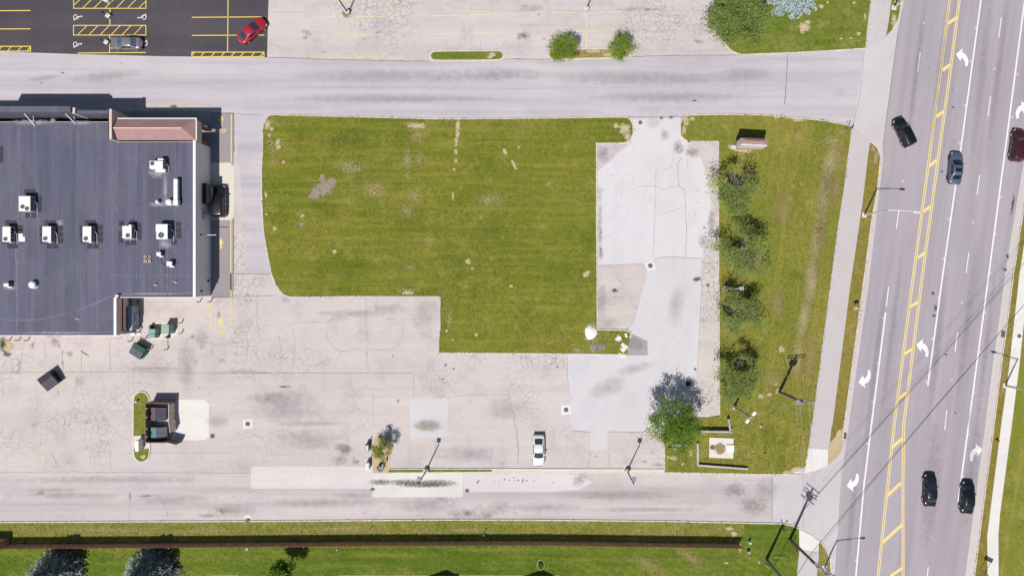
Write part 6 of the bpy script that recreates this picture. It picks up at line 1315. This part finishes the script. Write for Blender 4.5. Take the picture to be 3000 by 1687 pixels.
# monument sign
mc = (2184,431); t = thing("monument_sign", "tall white monument sign with a small shingle roof on a brick base in the lawn", "sign", gw(mc,.1), R(-3))
MB().bbox(-1.5,1.5,-.42,.42,0,.9,.03).build("brick_base", bricks("tan_brick", C(206,160,130), C(190,140,112), C(216,200,186)), t)
bd = MB().box(-1.35,1.35,-.34,.34,.9,1.95).build("reader_board", plain("reader_white", C(196,214,236), .4), t)
mb = MB(); rnd = random.Random(8)
for r_ in range(3):
    x = -1.2
    while x < 1.1: w_ = rnd.uniform(.12,.34); mb.box(x,x+w_,-.355,-.342,1.02+r_*.3,1.2+r_*.3); x += w_+rnd.uniform(.06,.2)
mb.build("letters", plain("letter_blue", C(64,88,150), .5), bd)
MB().bbox(-1.85,1.85,-.58,.36,1.8,4.0,.02).build("cabinet", M_SIGNW, t)
mb = MB(); a_, b_ = 1.93,.43; mb.add([(-a_,-b_,4.05),(a_,-b_,4.05),(a_,b_,4.05),(-a_,b_,4.05),(-a_+b_*2.2,0,4.4),(a_-b_*2.2,0,4.4),(-a_,-b_,3.97),(a_,-b_,3.97),(a_,b_,3.97),(-a_,b_,3.97)], [(0,1,5,4),(1,2,5),(2,3,4,5),(3,0,4),(6,7,1,0),(7,8,2,1),(8,9,3,2),(9,6,0,3),(9,8,7,6)]); mb.build("roof", M_SHING, t)
MB().box(-2.2,-1.5,-.5,.1,0,.3).build("planter_wall", M_CONC, t)
many("bare_soil", LE, S_DIRT, '3a', ZL+.002, (2180,1415,290,90),(2060,1385,90,60))
t = thing("small_sign", "low white sign frame with blue panel half hidden under the bright green tree", "sign", gw((1989,1301),.1)); MB().bbox(-.75,1.0,-.12,.12,.35,.6,.02).build("frame", M_SIGNW, t); MB().box(-.5,1.1,.12,.55,.1,.2).build("panel", plain("slate_box", C(70,84,100), .5), t)
for x in (-1.05,.8): MB().box(x-.1,x+.1,-.1,.1,0,.75).build("post", M_SIGNW, t)
# timber walls, pad, manhole
M_TIMB = plain("weathered_timber", C(212,204,202), .9, var=.2, scale=2.5, obj=False)
def twall(label, pts, h, w=.22):
    g0 = gw(pts[0],.1); t = thing("timber_wall", label, "low wall", g0, 0, "low timber walls")
    for k in range(2): MB().strip([(gw(q).x-g0.x, gw(q).y-g0.y) for q in pts], w+.01*k, h*k/2-.05*(1-k), h*(k+1)/2-.006*(1-k)).build("timber_course", M_TIMB, t)
twall("L-shaped grey timber wall around the two sides of the concrete pad", T('7b',(1743,190),(1746,396),(2215,430)), .5, .24)
twall("L-shaped timber wall with a deep black shadow, beside the bright green tree", T('7b',(1700,72),(2050,76))+[(2135.5,1262),(2130,1224)], .95, .2)
struct(MB().prism([gw(q)[:2] for q in T('7b',(1858,137),(2086,147),(2083,337),(1856,327))], 0, .26).build("pad", M_CONC))
t = thing("handhole_cover", "white square cover with two bolts on the concrete pad", "cover", gw(T('7b',(2053,239))[0], .26)); MB().bbox(-.54,.54,-.5,.5,0,.2,.02).build("lid", M_WHITE, t)
for s in (-1,1): MB().lathe([(.045,.2),(.04,.225),(.01,.226)], 8).build("bolt", M_DARK, t).location = (-.2,s*.16,0)
blob("mud_stain", lot, soft("mud", C(176,152,118), .2, .5, 1.5, .8), T('7b',(1960,240))[0], 54, 46, 0, .272)
# utility lids and grates
M_IRON = plain("rusty_iron", C(146,108,102), .8, var=.2, scale=6); M_IRON2 = plain("grey_iron", C(112,104,108), .7, var=.2, scale=6)
def lid(label, p, r, m, z=.02, collar=None):
    t = thing("manhole_cover", label, "manhole cover", gw(p, z), 0, "manhole covers")
    MB().lathe([(r,-.03),(r,.012),(r*.9,.014),(r*.88,.008),(.001,.008)], 24).build("lid", m, t); mb = MB(); [mb.strip([(-r*.7,y),(r*.7,y)], .03, .0125) for y in (-r*.4,0,r*.4)]; mb.build("rib", M_IRON2, t)
    if collar: MB().lathe([(collar,-.03),(collar,.004),(r,.006)], 24).build("collar", M_CONC, t)
    return t
lid("rusty manhole cover on the drive into the parking strip", T('3a',(1210,1157))[0], .3, M_IRON, .02, .55)
lid("rusty manhole cover set in the white sidewalk", T('4b',(2527,592))[0], .3, M_IRON, .112)
lid("rusty round lid at the left of the concrete pad", T('7b',(1886,230))[0], .36, M_IRON, .27)
lid("dark round lid in the shadow tip of the bright green tree", T('3b',(1660,1042))[0], .4, plain("dark_iron", C(70,56,52), .8), .024, .5)
lid("small grey lid beside the pale enclosure apron", T('5b',(2005,128))[0], .34, M_IRON2, .02)
lid("small tan lid in the parking strip edge by the lawn kerb", T('3b',(1848,114))[0], .26, plain("tan_iron", C(170,160,152), .8), .02)
def grate(label, p, rz, s=1.55, gs=.56):
    t = thing("drain_grate", label, "drain grate", gw(p,.014), rz, "storm drains"); MB().bbox(-s/2,s/2,-s/2,s/2,-.05,.012,.004).build("concrete_collar", M_CONCW, t); MB().box(-gs/2,gs/2,-gs/2,gs/2,.012,.0135).build("pit", plain("pit_grey", C(118,114,118), .9), t)
    mb = MB(); [mb.box(-gs/2+k*gs/4-.022,-gs/2+k*gs/4+.022,-gs/2,gs/2,.0135,.03) for k in range(5)]; mb.box(-gs/2,gs/2,-.025,.025,.014,.029); [mb.box(-gs/2,gs/2,y-.022,y+.022,.014,.0292) for y in (-gs/2,gs/2)]; mb.build("grating", M_IRON2, t); return t
grate("storm drain in a tilted white collar where two pale asphalt patches meet", T('7a',(1305,1218))[0], R(22), 1.35)
grate("storm drain in a square white collar at the edge of the pale asphalt", T('3b',(510,1287))[0], R(1), 1.45)
grate("storm drain in a square pale collar right of the dumpster enclosure", T('1b',(2338,1420))[0], R(1), 1.4)
def inlet(label, p, rz):
    t = thing("curb_inlet", label, "kerb inlet", gw(p,.02), rz, "rusty kerb inlets"); MB().box(-.28,.28,-.45,.45,-.05,.03).build("frame", M_IRON, t); mb = MB(); [mb.box(-.24,.24,-.4+k*.16,-.32+k*.16,.03,.04) for k in range(6)]; mb.build("grating", plain("dark_rust", C(110,72,70), .8), t)
inlet("rusty kerb inlet on the far side of the road by the white sidewalk", T('4b',(2378,575))[0], R(-7)); inlet("rusty kerb inlet on the near side of the road at the sandy verge", T('8b',(882,125))[0], R(-7))
t = thing("curb_inlet", "round pale kerb inlet with brown pipe mouth in the long kerb by the fence", "kerb inlet", gw(T('5b',(2338,905))[0],.02)); MB().sheet([(.6*math.cos(a),.55*math.sin(a)) for a in np.linspace(0,math.pi,14)], .008).build("apron", M_CONCW, t); MB().lathe([(.3,-.05),(.3,.14),(.26,.16),(.01,.14)], 16).build("cover", M_IRON, t).location = (0,-.28,0)
# machines by the sandy island
def kiosk(label, p, dark):
    t = thing("drive_up_box", label, "drop box", gw(p), 0, "drive-up boxes"); MB().bbox(-.26,.26,-.48,.48,.1,1.15,.05).build("housing", M_WHITE if not dark else M_UNITG, t); MB().box(-.18,.2,-.4,.3,1.15,1.17).build("top_panel", M_INS, t); MB().box(-.22,.22,-.4,.4,0,.1).build("plinth", M_DARK, t); mb = MB(); mb.tube([(.3,.45,0),(.3,.45,.8),(.3,1.1,.8),(.3,1.1,0)], .04, 6); mb.build("guard_rail", M_BLK, t)
kiosk("white drive-up box with black guard rail beside the sandy island", (1081,1360), False); kiosk("grey drive-up box hidden under the thin half-bare tree", (1080,1306), True)
t = thing("planter_tub", "dark round planter with white flowers in the sandy island", "planter", gw((1117,1367),.1)); MB().lathe([(.38,0),(.45,.5),(.5,.62),(.44,.6),(.01,.55)], 18).build("tub", plain("dark_tub", C(52,42,38), .8), t); rng = np.random.default_rng(4); po = rng.normal(size=(160,3))*np.array([.14,.14,.05])+np.array([0,0,.68]); leaf_mesh("flowers", po, rng.uniform(.10,.16,160), rng, leafmat("flower_white", C(226,220,226), C(244,240,246), C(250,250,250), .2), rng.uniform(0,1,160), t); MB().lathe([(.05,.55),(.05,1.5),(.01,1.52)], 8).build("stake", M_BLK, t)
t = thing("island_sign", "slim white sign post with a long shadow in the sandy island", "sign", gw((1128,1357),.1)); MB().tube([(0,0,0),(0,0,1.9)], .05, 8).build("post", M_SIGNW, t); MB().box(-.03,.03,-.3,.3,1.1,1.9).build("sign_panel", M_SIGNW, t)
# white gravel heap
rng = np.random.default_rng(9); t = thing("gravel_pile", "round heap of bright white gravel at the lawn corner kerb", "gravel pile", gw((1730,974),.1)); vs = [(0,0,.32)]; fs = []; RN, SN = 9, 36
for i in range(1,RN+1):
    for j in range(SN):
        a = 6.283*j/SN; r = i/RN*(.93+.06*math.sin(3*a+1)+.05*rng.normal()*(i == RN)); vs.append((r*.95*math.cos(a), r*1.12*math.sin(a), max(0,.32*(1-(i/RN)**2.2)+rng.normal()*.012*(i < RN)) if i < RN else -.02))
for j in range(SN): fs.append((0,1+j,1+(j+1)%SN))
for i in range(RN-1):
    for j in range(SN): a = 1+i*SN; fs.append((a+j,a+SN+j,a+SN+(j+1)%SN,a+(j+1)%SN))
MB().add(vs,fs).build("heap", plain("white_gravel_heap", C(252,250,248,1.05), .95, var=.06, scale=8), t, smooth=True); n = 260; po = np.stack([rng.normal(0,.75,n), rng.normal(0,.85,n), np.full(n,.03)],1); leaf_mesh("loose_stones", po, rng.uniform(.06,.12,n), rng, leafmat("stone_white", C(240,238,236), C(250,248,246), C(252,252,252), 0), rng.uniform(0,1,n), t, up=3, asp=.9)
t = thing("brush_pile", "low heap of dry grey twigs beside the white gravel", "twigs", gw(T('3b',(830,700))[0],.1)); mb = MB(); rnd = random.Random(2)
for k in range(70): x,y,a,l = rnd.gauss(0,.35),rnd.gauss(0,.4),rnd.uniform(0,3.14),rnd.uniform(.2,.5); mb.tube([(x,y,.03),(x+l*math.cos(a),y+l*math.sin(a),rnd.uniform(.03,.2))], .012, 4)
mb.build("twigs", M_BARKG, t)
# house just south of the frame, its gables throwing shadows on the lawn
t = thing("house", "house below the bottom edge whose gables throw dark peaks onto the lawn", "house", gw((1400,1800)))
M_SIDING = plain("house_siding", C(222,216,206), .8, var=.06, obj=False); M_ROOFH = shingles("grey_shingles", C(120,112,110), C(108,102,100), C(84,80,80)); hx, hy = t.location.x, t.location.y
yn = gw((0,1722)).y-hy; MB().box(-17,13,yn-9,yn,0,3.0).build("wall", M_SIDING, t)
MB().add([(-17.4,yn-9.4,3.0),(13.4,yn-9.4,3.0),(13.4,yn-1.0,3.0),(-17.4,yn-1.0,3.0),(-13,yn-5,4.6),(9,yn-5,4.6)], [(0,1,5,4),(1,2,5),(2,3,4,5),(3,0,4)]).build("roof", M_ROOFH, t)
for gx in (1283,1563):
    c = gw((gx,0)).x-hx; g = MB().add([(c-3.4,yn+.02,2.7),(c+3.4,yn+.02,2.7),(c,yn+.02,5.3),(c-3.4,yn-6,2.7),(c+3.4,yn-6,2.7),(c,yn-6,5.3)], [(0,2,1),(1,2,5,4),(2,0,3,5),(3,4,5)]).build("gable", M_ROOFH, t)
cx_ = gw((1312,0)).x-hx; MB().box(cx_-.3,cx_+.3,yn-1.2,yn-.6,3,5.4).build("chimney", M_BRICK, t)
for wx in (-12,-5,4,10): w_ = MB().box(wx-.6,wx+.6,yn,yn+.04,1.0,2.3).build("window", plain("dark_glass", C(28,34,40), .1, spec=.5, obj=False), t)
struct(MB().prism([gw(q)[:2] for q in [(992,1684.5),(1640,1684.5),(1640,1692),(992,1692)]], .0, .115).build("footpath", M_CONCW)); struct(MB().prism([gw(q)[:2] for q in [(621,1684.5),(700,1684.5),(700,1692),(621,1692)]], .0, .115).build("footpath", M_CONCW))
